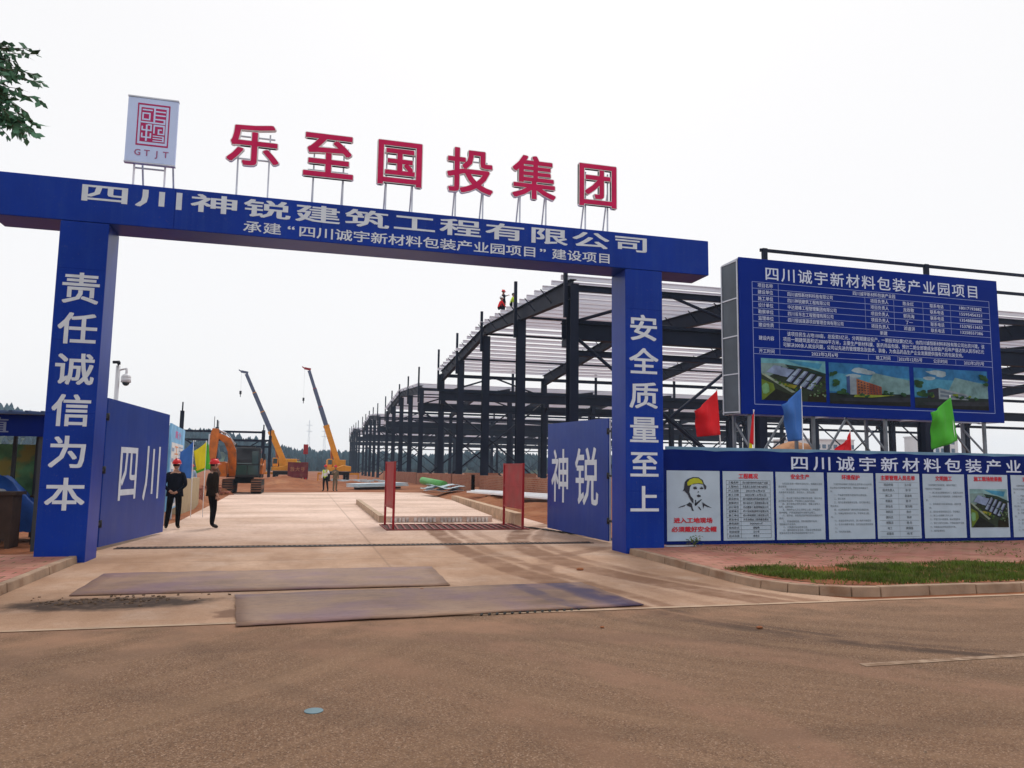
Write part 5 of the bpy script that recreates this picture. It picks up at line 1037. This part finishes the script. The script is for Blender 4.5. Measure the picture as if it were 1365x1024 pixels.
def dump_truck():
    t = thing('dump_truck', (-.72, 82.5, 0), 'maroon dump truck seen from behind, tailgate facing the gate', 'truck')
    x0, x1, y = -1.72, .28, 81
    b = MB(); b.box(x0, x1, y, y+.06, .55, 2.1); tg = b.build('tailgate', M['truckred'], t)
    b = MB()
    for k in range(4): b.box(x0+.1+k*.56, x0+.16+k*.56, y-.05, y-.001, .6, 2.05)
    b.box(x0, x1, y-.06, y-.002, 1.98, 2.1); b.box(x0, x1, y-.055, y-.002, .55, .66); b.build('rib', M['truckred'], tg)
    b = MB(); pl = Plane2((0, y, 0)); p = Print(pl, .006); p.spaced('放大号', -1.45, 1.18, .50, .38, .42, .02); p.build('lettering', mat('faded_orange', (.34, .15, .07), .6, var=.3), tg)
    b = MB(); b.box(x0, x0+.06, y+.06, y+4.2, .6, 2.0); b.box(x1-.06, x1, y+.06, y+4.2, .6, 2.0); b.box(x0+.06, x1-.06, y+.06, y+4.2, .6, .75); b.box(x0+.06, x1-.06, y+4.1, y+4.2, .75, 2.05); b.build('bed', M['truckred'], t)
    b = MB(); b.box(-1.2, -.25, y+.2, y+6, .4, .58); b.build('chassis', M['dark'], t)
    for yy in (y+1.1, y+5):
        for x in (x0+.22, x1-.22):
            b = MB(); b.tube((x-.2, yy, .42), (x+.2, yy, .42), .42, n=16); wl = b.build('wheel', M['rubber'], t); b = MB(); b.tube((x-.21, yy, .42), (x+.21, yy, .42), .2, n=10); b.build('rim', M['galv'], wl)
    b = MB(); b.prism([(y+4.3, .6), (y+6.2, .6), (y+6.1, 1.4), (y+5.7, 2.05), (y+4.3, 2.05)], (x1-.05, 0, 0), (0, 1, 0), (0, 0, 1), 1.9); b.build('cab', M['truckred'], t, bevel=.05)
    for x in (x0+.15, x1-.3): b = MB(); b.box(x, x+.18, y-.06, y-.002, .42, .52); b.build('tail_light', M['fred'], t)
dump_truck()

# ------------------------------------------------------------------ flags, camera pole, boards
def flag(name, base, top, quad, m, label, wave=.10, extra=None):
    """quad: top-at-pole, outer top, outer bottom, bottom-at-pole as (x, z); Y of the pole"""
    t = thing('flag', base, label, 'flag', 'coloured flags along the gate fences'); Y = base[1]
    b = MB(); b.tube(base, top, .012, n=8); b.ball(top, .018); b.build('pole', M['white'], t)
    def cloth(q, m, nm, y0=0):
        n = 18; vs = []
        for i in range(n+1):
            for j in range(n+1):
                u, v = i/n, j/n; a = Vector(q[0])*(1-u)*(1-v)+Vector(q[1])*u*(1-v)+Vector(q[2])*u*v+Vector(q[3])*(1-u)*v
                vs.append((a.x, Y-.015+y0+wave*(math.sin(u*6+v*2.5)+.35*math.sin(u*13-v*6)+.25*math.sin(v*11+u*3))*u, a.y-.03*math.sin(u*math.pi)*(1-v)))
        b = MB(); b.add(vs, [(i*(n+1)+j, (i+1)*(n+1)+j, (i+1)*(n+1)+j+1, i*(n+1)+j+1) for i in range(n) for j in range(n)], True)
        o = b.build(nm, m, t); sm = o.modifiers.new('thick', 'SOLIDIFY'); sm.thickness = .003
    cloth(quad, m, 'cloth')
    if extra: 
        for k, (q, mm) in enumerate(extra): cloth(q, mm, 'cloth', .02*(k+1))
flag('flag', (8.62, 14.6, .12), (8.41, 14.6, 3.37), [(8.42, 3.35), (7.86, 2.89), (8.0, 2.35), (8.48, 2.40)], M['fred'], 'bright red flag left of the billboard, behind the hoarding')
flag('flag', (10.52, 14.6, .12), (10.49, 14.6, 3.5), [(10.49, 3.48), (9.96, 3.09), (10.21, 2.30), (10.47, 2.33)], M['fblue'], 'drooping blue flag in front of the billboard picture of sheds')
flag('flag', (11.78, 14.6, .12), (11.72, 14.6, 2.58), [(11.72, 2.56), (11.58, 2.36), (11.22, 2.02), (11.73, 2.04)], M['fred'], 'small red flag just showing above the hoarding top, between blue and green flags')
flag('flag', (14.75, 14.6, .12), (14.50, 14.6, 3.46), [(14.51, 3.43), (13.90, 3.05), (14.02, 2.20), (14.64, 2.42)], M['fgreen'], 'bright green flag under the right end of the billboard')
flag('flag', (9.28, 14.6, .12), (9.30, 14.6, 2.95), [(9.30, 2.93), (9.25, 2.85), (9.18, 2.25), (9.27, 2.2)], M['fred'], 'furled red flag with yellow hem near the left billboard post', .01, [([(9.26, 2.35), (9.20, 2.35), (9.17, 2.08), (9.25, 2.05)], M['fyel'])])
flag('flag', (-3.40, 26, 0), (-3.44, 26, 2.38), [(-3.44, 2.36), (-3.86, 1.98), (-3.90, 1.22), (-3.45, 1.2)], M['fblue'], 'blue flag beside the yellow flag on the left of the drive', .03)
flag('flag', (-3.05, 26, 0), (-3.06, 26, 2.38), [(-3.06, 2.36), (-3.42, 2.06), (-3.30, 1.44), (-3.05, 1.54)], M['fyel'], 'yellow and green flag above the brown-jacketed person', .02, [([(-3.05, 2.37), (-2.99, 2.28), (-2.90, 1.50), (-3.05, 1.50)], M['fgreen']), ([(-3.05, 1.6), (-3.38, 1.55), (-3.30, 1.36), (-2.95, 1.52)], M['fgreen'])])

def cctv():
    t = thing('camera_pole', (-3.98, 18, 0), 'white surveillance camera pole behind the left gate leaf', 'camera pole')
    b = MB(); b.tube((-3.98, 18, 0), (-3.98, 18, 3.72), .045, n=12); b.build('pole', M['white'], t)
    b = MB(); b.tube((-3.98, 18, 3.62), (-3.80, 17.95, 3.66), .02); b.tube((-3.80, 17.95, 3.66), (-3.80, 17.95, 3.5), .025); b.build('arm', M['white'], t)
    b = MB(); b.ball((-3.80, 17.95, 3.46), .10, .10, .09, 14, 8, 0, 1); b.tube((-3.80, 17.95, 3.36), (-3.80, 17.95, 3.46), .10, n=14); c = b.build('dome_camera', M['white'], t)
    b = MB(); b.ball((-3.80, 17.95, 3.36), .075, .075, .075, 14, 8, -1, 0); b.build('lens_bowl', M['glass'], c)
    for s, z in ((-1, 3.80), (1, 3.78)):
        b = MB(); b.bar((-3.98, 18, z), (-3.98+s*.05, 17.82, z-.03), .06, .06); b.tube((-3.98, 18, 3.7), (-3.98, 18, z), .015); b.build('bullet_camera', M['dark'], t)
cctv()

def info_board():
    t = thing('display_board', (-3.75, 25, 0), 'sky blue display board with red heading and white text behind the left leaf', 'notice board')
    U = Vector((-.3, 4.6, 0)).normalized(); O = Vector((-3.6, 22.8, 0)); pl = Plane2(O, U); L = 4.6
    b = MB(); b.prism([(0, .35), (L, .35), (L, 2.76), (0, 2.76)], O, U, (0, 0, 1), .05); b.build('panel', M['skyprint'], t)
    for u in (.1, L/2, L-.1): b = MB(); b.bar(pl.p(u, 0, -.09), pl.p(u, 2.7, -.09), .06, .06); b.build('post', M['galv'], t)
    p = Print(pl, .003); p.rect(.3, .4, L-.5, 2.25); p.build('text_field', M['whiteprint'], t)
    p = Print(pl, .004); p.spaced('简介', 1.3, 2.38, 1.0, .7, .22, .02); p.build('heading', mat('print_magenta', (.65, .12, .35), .5), t)
    p = Print(pl, .006); p.spaced('工人权益', 1.3, 1.9, .32, 1.0, .28, .02, True); p.build('side_title', M['orangeprint'], t)
    p = Print(pl, .006)
    for k in range(12): p.hl(2.6, 3.95, 2.15-k*.11, .03)
    for k in range(4): p.hl(.45, 1.1, 2.05-k*.3, .1)
    p.build('body_text', mat('print_bluegrey', (.25, .36, .55), .5), t)
    p = Print(pl, .006); p.rect(.9, .5, 2.2, .8); p.build('picture', mat('print_slate', (.10, .18, .30), .5), t)
    b = MB(); b.box(-4.2, -3.93, 27.6, 32, 0, 1.15); o = b.build('board_fence', M['beige']); tag(o, 'short beige board fence at the left edge of the concrete drive', 'fence')
info_board()

def booth():
    t = thing('guard_booth', (-6.3, 17, .1), 'small open guard booth with blue fascia beyond the left pillar', 'booth')
    xa, xb, ya, yb = -8.2, -4.72, 16.0, 19.2
    b = MB(); b.prism([(ya-.15, 2.50), (yb+.2, 2.62), (yb+.2, 2.66), (ya-.15, 2.54)], (xb+.05, 0, 0), (0, 1, 0), (0, 0, 1), xb-xa+.1); b.build('roof', mat('booth_roof', (.05, .09, .20), .5, var=.2), t)
    b = MB()
    for k in range(14): b.bar((xa+.1+k*.26, ya-.17, 2.555), (xa+.1+k*.26, yb, 2.68), .05, .025)
    b.build('roof_ribs', mat('booth_roof', (.05, .09, .20), .5), t)
    b = MB(); b.box(xa, xb, ya, ya+.04, 2.10, 2.495); b.build('fascia', M['bannerblue'], t)
    p = Print(Plane2((0, ya, 0))); p.spaced('值', -5.73, 2.16, .5, .41, .26, .012); p.build('lettering', mat('booth_letter', (.16, .19, .28), .6), t)
    for x, y in ((xa+.05, ya+.1), (xb-.05, ya+.1), (xa+.05, yb), (xb-.05, yb), (-5.75, yb), (-6.1, yb-.3)):
        b = MB(); b.bar((x, y, .0), (x, y, 2.48), .07, .07); b.build('post', mat('booth_post', (.05, .055, .06), .5), t)
    b = MB(); b.box(xa+.1, xb-.1, yb+.04, yb+.08, .9, 2.02); b.build('back_screen', M['greenprint'], t)
    b = MB(); b.bar((-4.35, 14.95, 0), (-4.35, 14.95, 1.95), .05, .14); o = b.build('timber_post', M['wood']); tag(o, 'dark timber post standing against the back of the left pillar', 'post')
    t = thing('desk', (-5.55, 16.9, .0), 'dark wooden desk under the guard booth, cut off by the photo edge', 'desk')
    b = MB(); b.box(-6.6, -5.28, 16.6, 17.2, 1.0, 1.06); b.build('top', M['wood'], t)
    b = MB(); b.box(-5.42, -5.34, 16.65, 17.15, 0, 1.0); b.build('side_panel', M['wood'], t)
    b = MB(); b.box(-6.5, -6.42, 16.65, 17.15, 0, 1.0); b.build('side_panel', M['wood'], t)
    b = MB(); b.box(-6.42, -5.42, 16.67, 16.7, .15, 1.0); b.build('front_panel', M['wood'], t)
    b = MB(); rnd = random.Random(12); n, m = 22, 14; vs = []            # heap under a tarpaulin
    for j in range(m+1):
        for k in range(n+1):
            u, v = k/n, j/m; x = -6.5+u*1.65; y = 18.0+v*.95; e = min(1, 5*min(u, 1-u))*min(1, 4*min(v, 1-v)+.15)
            z = e*(.95+.35*math.sin(u*5+1)+.12*mnoise.noise(Vector((x*2.5, y*2.5, 1))))+.04*mnoise.noise(Vector((x*7, y*7, 3)))
            vs.append((x+.04*mnoise.noise(Vector((x*5, y*5, 8))), y, max(.12, z+.1)))
    b.add(vs, [(j*(n+1)+k, j*(n+1)+k+1, (j+1)*(n+1)+k+1, (j+1)*(n+1)+k) for j in range(m) for k in range(n)], True)
    o = b.build('tarpaulin_heap', M['tarp']); tag(o, 'heap covered with crumpled blue tarpaulin inside the guard booth', 'tarpaulin')
    t = thing('trestle_table', (-5.2, 17.4, 0), 'thin dark trestle table frame in front of the blue tarpaulin', 'table')
    b = MB(); b.box(-5.28, -4.7, 17.4, 17.75, .93, .97); b.build('top', M['wood'], t)
    for x, y in ((-5.22, 17.45), (-4.76, 17.45), (-5.22, 17.7), (-4.76, 17.7)): b = MB(); b.bar((x, y, 0), (x+.03, y, .93), .03, .03); b.build('leg', M['dark'], t)
    person((-6.05, 17.75, .0), R(180), 'person with black hair and white shirt sitting behind the booth desk', 'whiteshirt', 'navy', None, dict(SIT, pel=(0, -.1, .55), spi=(0, -.08, .76), che=(0, -.04, .97), nek=(0, -.02, 1.11), hed=(0, 0, 1.19), shoL=(-.185, -.03, 1.04), shoR=(.185, -.03, 1.04), hipL=(-.1, -.08, .53), hipR=(.1, -.08, .53), kneL=(-.12, .34, .52), kneR=(.12, .34, .52), ankL=(-.12, .32, .09), ankR=(.12, .32, .09), toeL=(-.12, .46, .03), toeR=(.12, .46, .03)))
    t = thing('chair', (-6.05, 17.9, 0), 'plain dark chair under the person in the booth', 'chair')
    b = MB(); b.box(-6.27, -5.83, 17.7, 18.1, .40, .44); b.build('seat', M['wood'], t)
    b = MB(); b.box(-6.25, -5.85, 18.08, 18.11, .5, .9); b.build('backrest', M['wood'], t)
    for x in (-6.24, -5.86):
        for y, z in ((17.73, .4), (18.085, .85)): b = MB(); b.bar((x, y, 0), (x, y, z), .03, .03); b.build('leg', M['dark'], t)
booth()

# ------------------------------------------------------------------ earth banks, piles, loose material
def mound(name, cx, cy, rx, ry, h, m, label, cat='earth bank', seed=0, n=30, rough=.35):
    vs = []; b = MB()
    for j in range(n+1):
        for k in range(n+1):
            u, v = -1+2*k/n, -1+2*j/n; r = math.sqrt(u*u+v*v); x, y = cx+u*rx, cy+v*ry
            e = max(0, 1-r*r)**1.3 if 'heap' in name else max(0, 1-r)**.8; q = mnoise.fractal(Vector((x*.8+seed*7, y*.8, seed)), 1, 2, 5)
            vs.append((x, y, h*e*(1+(.08 if 'heap' in name else rough)*q)+(h*.03*q if e > 0 else 0)*e-.02))
    b.add(vs, [(j*(n+1)+k, j*(n+1)+k+1, (j+1)*(n+1)+k+1, (j+1)*(n+1)+k) for j in range(n) for k in range(n)], True)
    o = b.build(name, m); tag(o, label, cat); return o
for k, a in enumerate(((-6.1, 33, 2.4, 5, 1.15, 'red earth bank beside the left drive edge, nearest the gate'), (-6.6, 40.5, 2.6, 5, 1.2, 'red earth bank in front of the excavator bucket'), (-2, 68, 6, 6, .8, 'broad low heap of red earth between excavator and truck'), (3.5, 72, 4, 4, .45, 'shallow spread of red earth behind the two mid-drive workers'), (-14, 55, 7, 9, 1.6, 'larger red earth heap left of the excavator'))):
    mound('earth_bank', *a[:5], M['dirt'], a[5], seed=k)
mound('earth_bank', -5.3, 46.4, 1.5, 1.3, .62, M['dirt'], 'rough earth bank hiding the left track of the excavator', seed=15)
mound('earth_heap', 14.4, 20.5, 2.7, 1.9, 2.62, M['tan'], 'tan earth heap showing above the hoarding under the billboard', 'earth heap', 9)
mound('earth_heap', 13.1, 20.9, 1.5, 1.4, 2.35, M['tan'], 'taller tan earth heap behind the blue flag', 'earth heap', 4)
mound('earth_bank', 9.2, 41, 1.9, 9, .5, M['dirt'], 'low red earth bank between the raised slab and brick wall', seed=11)
mound('earth_bank', 9.2, 29, 2.0, 6, .35, M['dirt'], 'low red earth bank behind the right red panel', seed=12)
def loose():
    rnd = random.Random(31)
    t = thing('pipe_stack', (9, 36, .3), 'bundle of long pale steel sections lying before the brick wall', 'steel sections')
    for k in range(5):
        b = MB(); dz = .10*(k % 3); b.bar((8.0+k*.18, 38.4-.1*k, .48+dz*.4), (11.6+k*.1, 31.2+.2*k, .30+dz), .16, .08); b.build('section', M['rim'], t)
    b = MB()
    for y in (32.5, 37): b.bar((8.6, y, .28), (11, y, .28), .12, .12)
    b.build('bearer', M['wood'], t)
    t = thing('sheet_pile', (7.6, 45, .1), 'flat pile of crumpled pale metal sheets on the earth', 'sheet pile')
    for k in range(5):
        b = MB(); n = 8; x0, y0, a = 7.0+rnd.uniform(-.3, .3), 44.6+rnd.uniform(-.6, .6), rnd.uniform(-.3, .3)
        vs = []
        for i in range(n+1):
            for j in range(3):
                u, v = i/n*2.2, j*.7; vs.append((x0+u*math.cos(a)-v*math.sin(a), y0+u*math.sin(a)+v*math.cos(a), .34+.07*k+.07*math.sin(i*1.1+k*2)+.05*rnd.random()))
        b.add(vs, [(i*3+j, (i+1)*3+j, (i+1)*3+j+1, i*3+j+1) for i in range(n) for j in range(2)]); o = b.build('sheet', M['sheet'], t); sm = o.modifiers.new('thick', 'SOLIDIFY'); sm.thickness = .02
    b = MB(); b.tube((8.3, 56, .75), (9.0, 51, .55), .26, n=12); o = b.build('green_roll', M['green']); tag(o, 'bright green rolled sheet lying by the steel columns', 'roll')
    t = thing('board_pile', (4.6, 60, .1), 'thin grey board stack lying on red earth beyond the concrete', 'board stack')
    for k in range(3): b = MB(); b.bar((3.4, 58+.3*k, .22+.09*k), (7.4, 60.5+.3*k, .30+.09*k), 1.5, .06); b.build('board', M['sheet'], t)
    b = MB(); b.bar((3.6, 58.4, .1), (7.2, 60.6, .12), .2, .15); b.build('bearer', M['wood'], t)
    for k, (x, y, l) in enumerate(((-7.4, 36.8, 'reddish brick pile on the left earth bank, nearer the gate'), (-5.0, 45.6, 'reddish brick pile under the excavator bucket'))):
        t = thing('brick_pile', (x, y, 0), l, 'bricks', 'brick piles')
        b = MB(); 
        for i in range(90):
            r = rnd.random(); a = rnd.uniform(0, 6.28); px, py = x+math.cos(a)*r*1.0, y+math.sin(a)*r*.8; pz = .1+max(0, (.75-.7*r))*rnd.random(); q = rnd.uniform(0, 3.14)
            b.bar((px-.11*math.cos(q), py-.11*math.sin(q), pz), (px+.11*math.cos(q), py+.11*math.sin(q), pz+rnd.uniform(-.05, .05)), .11, .06)
        o = b.build('bricks', mat('loose_brick', (.30, .11, .075), .9, var=.4, scale=6), t); o['kind'] = 'stuff'
    for k, (x, y, wd, ln, h, l) in enumerate(((-4.75, 29.6, .95, 1.5, .80, 'waist-high stack of red bricks nearest the beige board fence'), (-4.8, 33.2, 1.0, 2.2, .95, 'tallest stack of red bricks along the left drive edge'), (-4.95, 37.2, 1.0, 1.8, .7, 'stack of red bricks before the excavator, lower than its neighbour'))):
        t = thing('brick_stack', (x, y, 0), l, 'bricks', 'brick stacks along the drive'); b = MB(); nz = int(h/.065)
        for i in range(nz):
            for j in range(int(ln/.125)):
                o = rnd.uniform(-.04, .04); q = rnd.uniform(-.012, .012)
                if i > nz-3 and rnd.random() < .35: continue
                b.box(x-wd/2+o, x+wd/2+o, y-ln/2+j*.125+q, y-ln/2+j*.125+.112+q, i*.065+.004, i*.065+.062)
        b.build('bricks', mat('loose_brick', (.30, .11, .075), .9, var=.4, scale=6), t)
    t = thing('red_marker', (.02, 98, 0), 'small red block on a thin pole beyond the maroon truck', 'marker')
    b = MB(); b.tube((-.02, 98, 0), (-.02, 98, 3.2), .04); b.build('pole', M['dark'], t)
    b = MB(); b.box(-.32, .24, 97.85, 98.1, 3.2, 4.4); b.build('block', M['postred'], t)
    b = MB()
    for k in range(14):
        x, y = rnd.uniform(3, 9), rnd.uniform(78, 92); b.bar((x, y, .2), (x+rnd.uniform(-2.5, 2.5), y+rnd.uniform(-1, 1), .3), .25, .2)
    o = b.build('scrap_steel', M['sheet']); tag(o, 'scatter of pale and dark steel scrap on the far earth', 'scrap', kind='stuff')
loose()

# ------------------------------------------------------------------ far background
def far():
    b = MB(); n = 90; vs = []; rows = 8
    def ridge(x): return 3+10*math.exp(-((x+50)/38)**2)+26*math.exp(-((x+165)/65)**2)+4*mnoise.noise(Vector((x*.02, 0, 5)))+3*math.exp(-((x-150)/90)**2)
    for j in range(rows+1):
        v = j/rows
        for k in range(n+1):
            x = -260+760*k/n; vs.append((x*(1+.1*v), 315+130*v, -.3+max(0, ridge(x))*math.sin(min(1, v*1.3)*math.pi/2)))
    b.add(vs, [(j*(n+1)+k, j*(n+1)+k+1, (j+1)*(n+1)+k+1, (j+1)*(n+1)+k) for j in range(rows) for k in range(n)], True)
    tag(b.build('hills', M['hill']), kind='structure')
    rnd = random.Random(77); b = MB()
    for _ in range(3000):
        v = rnd.random()**1.2; x = rnd.uniform(-250, 480); z = max(0, ridge(x))*math.sin(min(1, v*1.3)*math.pi/2); X, Y = x*(1+.1*v), 313+128*v
        h = rnd.uniform(4.6, 6.8)*(1.15 if rnd.random() < .1 else 1); r = h*rnd.uniform(.24, .40); q = 6; a0 = rnd.uniform(0, 6)
        vs = []; 
        for zz, rr in ((.08, .75), (.3, 1.0), (.55, .8), (.8, .42), (1.0, .06)):
            for k in range(q):
                a = a0+2*math.pi*k/q; e = rr*r*rnd.uniform(.6, 1.2); vs.append((X+e*math.cos(a), Y+e*math.sin(a), z-.4+h*zz+rnd.uniform(-.2, .2)))
        b.add(vs, [(i*q+k, i*q+(k+1) % q, (i+1)*q+(k+1) % q, (i+1)*q+k) for i in range(4) for k in range(q)])
    tag(b.build('wood', M['wooded']), 'dark wood, tinted haze blue, covering the far low hills', 'wood', kind='stuff')
    for x, y, h, l in ((1.2, 430, 27, 'fainter lattice pylon above the maroon truck, far behind the wood'), (9.2, 420, 23, 'lattice pylon left of the right crane, far behind the wood')):
        t = thing('power_pylon', (x, y, 0), l, 'pylon', 'far power pylons')
        b = MB(); s = .9
        for sx in (-1, 1):
            for sy in (-1, 1): b.bar((x+sx*s, y+sy*s, 0), (x+sx*.12, y+sy*.12, h), .12, .12)
        for k in range(9):
            z0, z1 = h*k/9, h*(k+1)/9; r0, r1 = s-(s-.12)*k/9, s-(s-.12)*(k+1)/9; b.bar((x-r0, y-s*.9, z0), (x+r1, y-s*.9, z1), .08, .08)
        b.build('mast', M['galv'], t)
        b = MB()
        for z in (h*.78, h*.9): b.bar((x-1.6, y, z), (x+1.6, y, z), .15, .2)
        b.build('cross_arm', M['galv'], t)
    for x0, wd, dp, y, h, fl, l in ((186, 26, 16, 262, 15, 4, 'pale far building with window bands seen under the billboard middle'), (247, 12, 16, 258, 17.5, 5, 'pale far tower block seen under the billboard right end'), (231, 18, 12, 250, 10, 3, 'low pale far block beside the far tower')):
        t = thing('far_building', (x0, y, 0), l, 'building', 'far pale buildings'); b = MB(); b.box(x0, x0+wd, y, y+dp, 0, h); b.build('wall', M['farwall'], t)
        b = MB(); b.box(x0-.3, x0+wd+.3, y-.3, y+dp+.3, h, h+.5); b.build('roof', M['farwall'], t)
        for k in range(fl):
            z = 1.2+k*(h-1)/fl
            b = MB()
            for q in range(int(wd/2.6)): b.box(x0+.8+q*2.6, x0+2.5+q*2.6, y-.06, y-.01, z, z+1.6)
            b.build('window', M['farglass'], t)
far()

# ------------------------------------------------------------------ street tree at the left, its crown reaching into view
def tree():
    rnd = random.Random(21); t = thing('street_tree', (-6.6, 9.7, .1), 'leafy street tree whose outer sprays reach in at the upper left', 'tree')
    b = MB(); b.tube((-6.6, 9.7, .1), (-6.55, 9.68, 1.6), .15, .12, 12); b.tube((-6.55, 9.68, 1.6), (-6.45, 9.6, 3.4), .12, .09, 12); b.build('trunk', M['bark'], t)
    limbs = []; lb = MB(); lf = MB()
    def limb(p, q, r): lb.tube(p, q, r, r*.45, 7); limbs.append((Vector(p), Vector(q)))
    top = (-6.45, 9.6, 3.3)
    ends = [(-3.85, 9.05, 5.75), (-4.1, 9.1, 6.3), (-4.2, 8.8, 5.1), (-6.2, 9.2, 7.6), (-7.8, 10.2, 6.9), (-8.6, 9, 5.4), (-6, 11.5, 6.4), (-7, 7.6, 6.1), (-5.2, 9.8, 7.0), (-5.0, 8.2, 6.2), (-8, 11.2, 5.2)]
    for e in ends:
        mid = Vector(top)*.45+Vector(e)*.55+Vector((0, 0, .35)); limb(top, mid, .06); limb(mid, e, .03)
    def leaflet(p, d, l, w_, up):
        s = d.cross(up).normalized()*w_; a = p; m_ = p+d*l*.5; e = p+d*l
        lf.add([a, m_+s-up*.004, e, m_-s-up*.004], [(0, 1, 2, 3)])
    def spray(p, q, n=10, ln=.13, wd=.027):
        p, q = Vector(p), Vector(q); lb.tube(p, q, .008, .003, 5); ax = (q-p).normalized()
        for k in range(n):
            c = p+(q-p)*((k+.5)/n)
            for _ in range(2):
                d = (ax*rnd.uniform(.1, .9)+Vector((rnd.uniform(-1, 1), rnd.uniform(-1, 1), rnd.uniform(-1.1, .3)))).normalized(); up = Vector((rnd.uniform(-1, 1), rnd.uniform(-1, 1), rnd.uniform(-.2, 1))).normalized()
                leaflet(c, d, ln*rnd.uniform(.6, 1.3), wd*rnd.uniform(.7, 1.3), up)
    # the sprays that show: measured in the place, at about nine metres
    seen = [((-3.9, 9.05, 5.95), (-2.98, 8.95, 6.02)), ((-3.9, 9.05, 5.85), (-2.92, 9.0, 5.72)), ((-3.9, 9.05, 5.8), (-2.95, 9.1, 5.55)), ((-3.7, 9.0, 5.8), (-3.05, 8.95, 5.35)), ((-3.8, 9.0, 6.0), (-3.1, 9.05, 6.12)), ((-4.0, 9.1, 6.25), (-3.35, 9, 6.08)),
            ((-4.0, 9.0, 5.7), (-3.36, 8.95, 5.15)), ((-4.0, 9.1, 5.6), (-3.3, 9.05, 5.25)), ((-3.45, 9, 5.42), (-3.02, 8.95, 5.06)), ((-3.4, 9, 5.45), (-3.12, 9.05, 5.2)), ((-3.3, 9, 5.38), (-2.97, 9.0, 5.14)), ((-3.9, 9, 5.75), (-3.2, 8.9, 5.78)), ((-3.9, 9.1, 5.9), (-3.2, 9.1, 5.9)), ((-4.0, 9.0, 5.7), (-3.3, 9.1, 5.62)),
            ((-3.9, 8.95, 5.95), (-3.25, 8.85, 5.7)), ((-3.8, 9, 5.9), (-3.0, 9.1, 5.85)), ((-4, 9, 5.4), (-3.45, 9, 5.1)), ((-4.1, 9, 6.0), (-3.3, 9.1, 5.98)), ((-3.9, 9, 5.65), (-3.1, 8.95, 5.6)), ((-3.75, 9, 5.85), (-3.25, 9.1, 5.5))]
    for p, q in seen:
        spray(p, q, 15, .115, .026)
        for _ in range(3):
            o = Vector((rnd.gauss(0, .05), rnd.gauss(0, .12), rnd.gauss(0, .05))); spray(Vector(p)+o, Vector(p)*.3+Vector(q)*.7+o+Vector((0, 0, rnd.uniform(-.1, .05))), 8, .1, .024)
    for e in ends:
        for _ in range(26):
            c = Vector(e)+Vector((rnd.gauss(0, .55), rnd.gauss(0, .55), rnd.gauss(0, .4)))
            if c.x > -3.95-.0*c.y: c.x = -4.0-rnd.random()*.4
            d = Vector((rnd.uniform(-1, 1), rnd.uniform(-1, 1), rnd.uniform(-.9, .1))).normalized()
            if d.x > 0 and c.x > -4.5: d.x = -d.x
            spray(c, c+d*.55, 9, .13, .03)
    lb.build('limbs', M['bark'], t); o = lf.build('crown', M['leaf'], t)
tree()

# ------------------------------------------------------------------ the hazy air
def haze():
    m = bpy.data.materials.new('haze'); m.use_nodes = True; t = m.node_tree; t.nodes.clear()
    o = t.nodes.new('ShaderNodeOutputMaterial'); v = t.nodes.new('ShaderNodeVolumePrincipled')
    v.inputs['Color'].default_value = (.55, .76, 1, 1); v.inputs['Density'].default_value = .0004; v.inputs['Anisotropy'].default_value = .2
    t.links.new(v.outputs[0], o.inputs['Volume'])
    b = MB(); b.box(-460, 620, -110, 620, -1, 34); tag(b.build('haze', m), 'thin pale haze that fades the far wood and pylons', 'haze', kind='stuff')
haze()
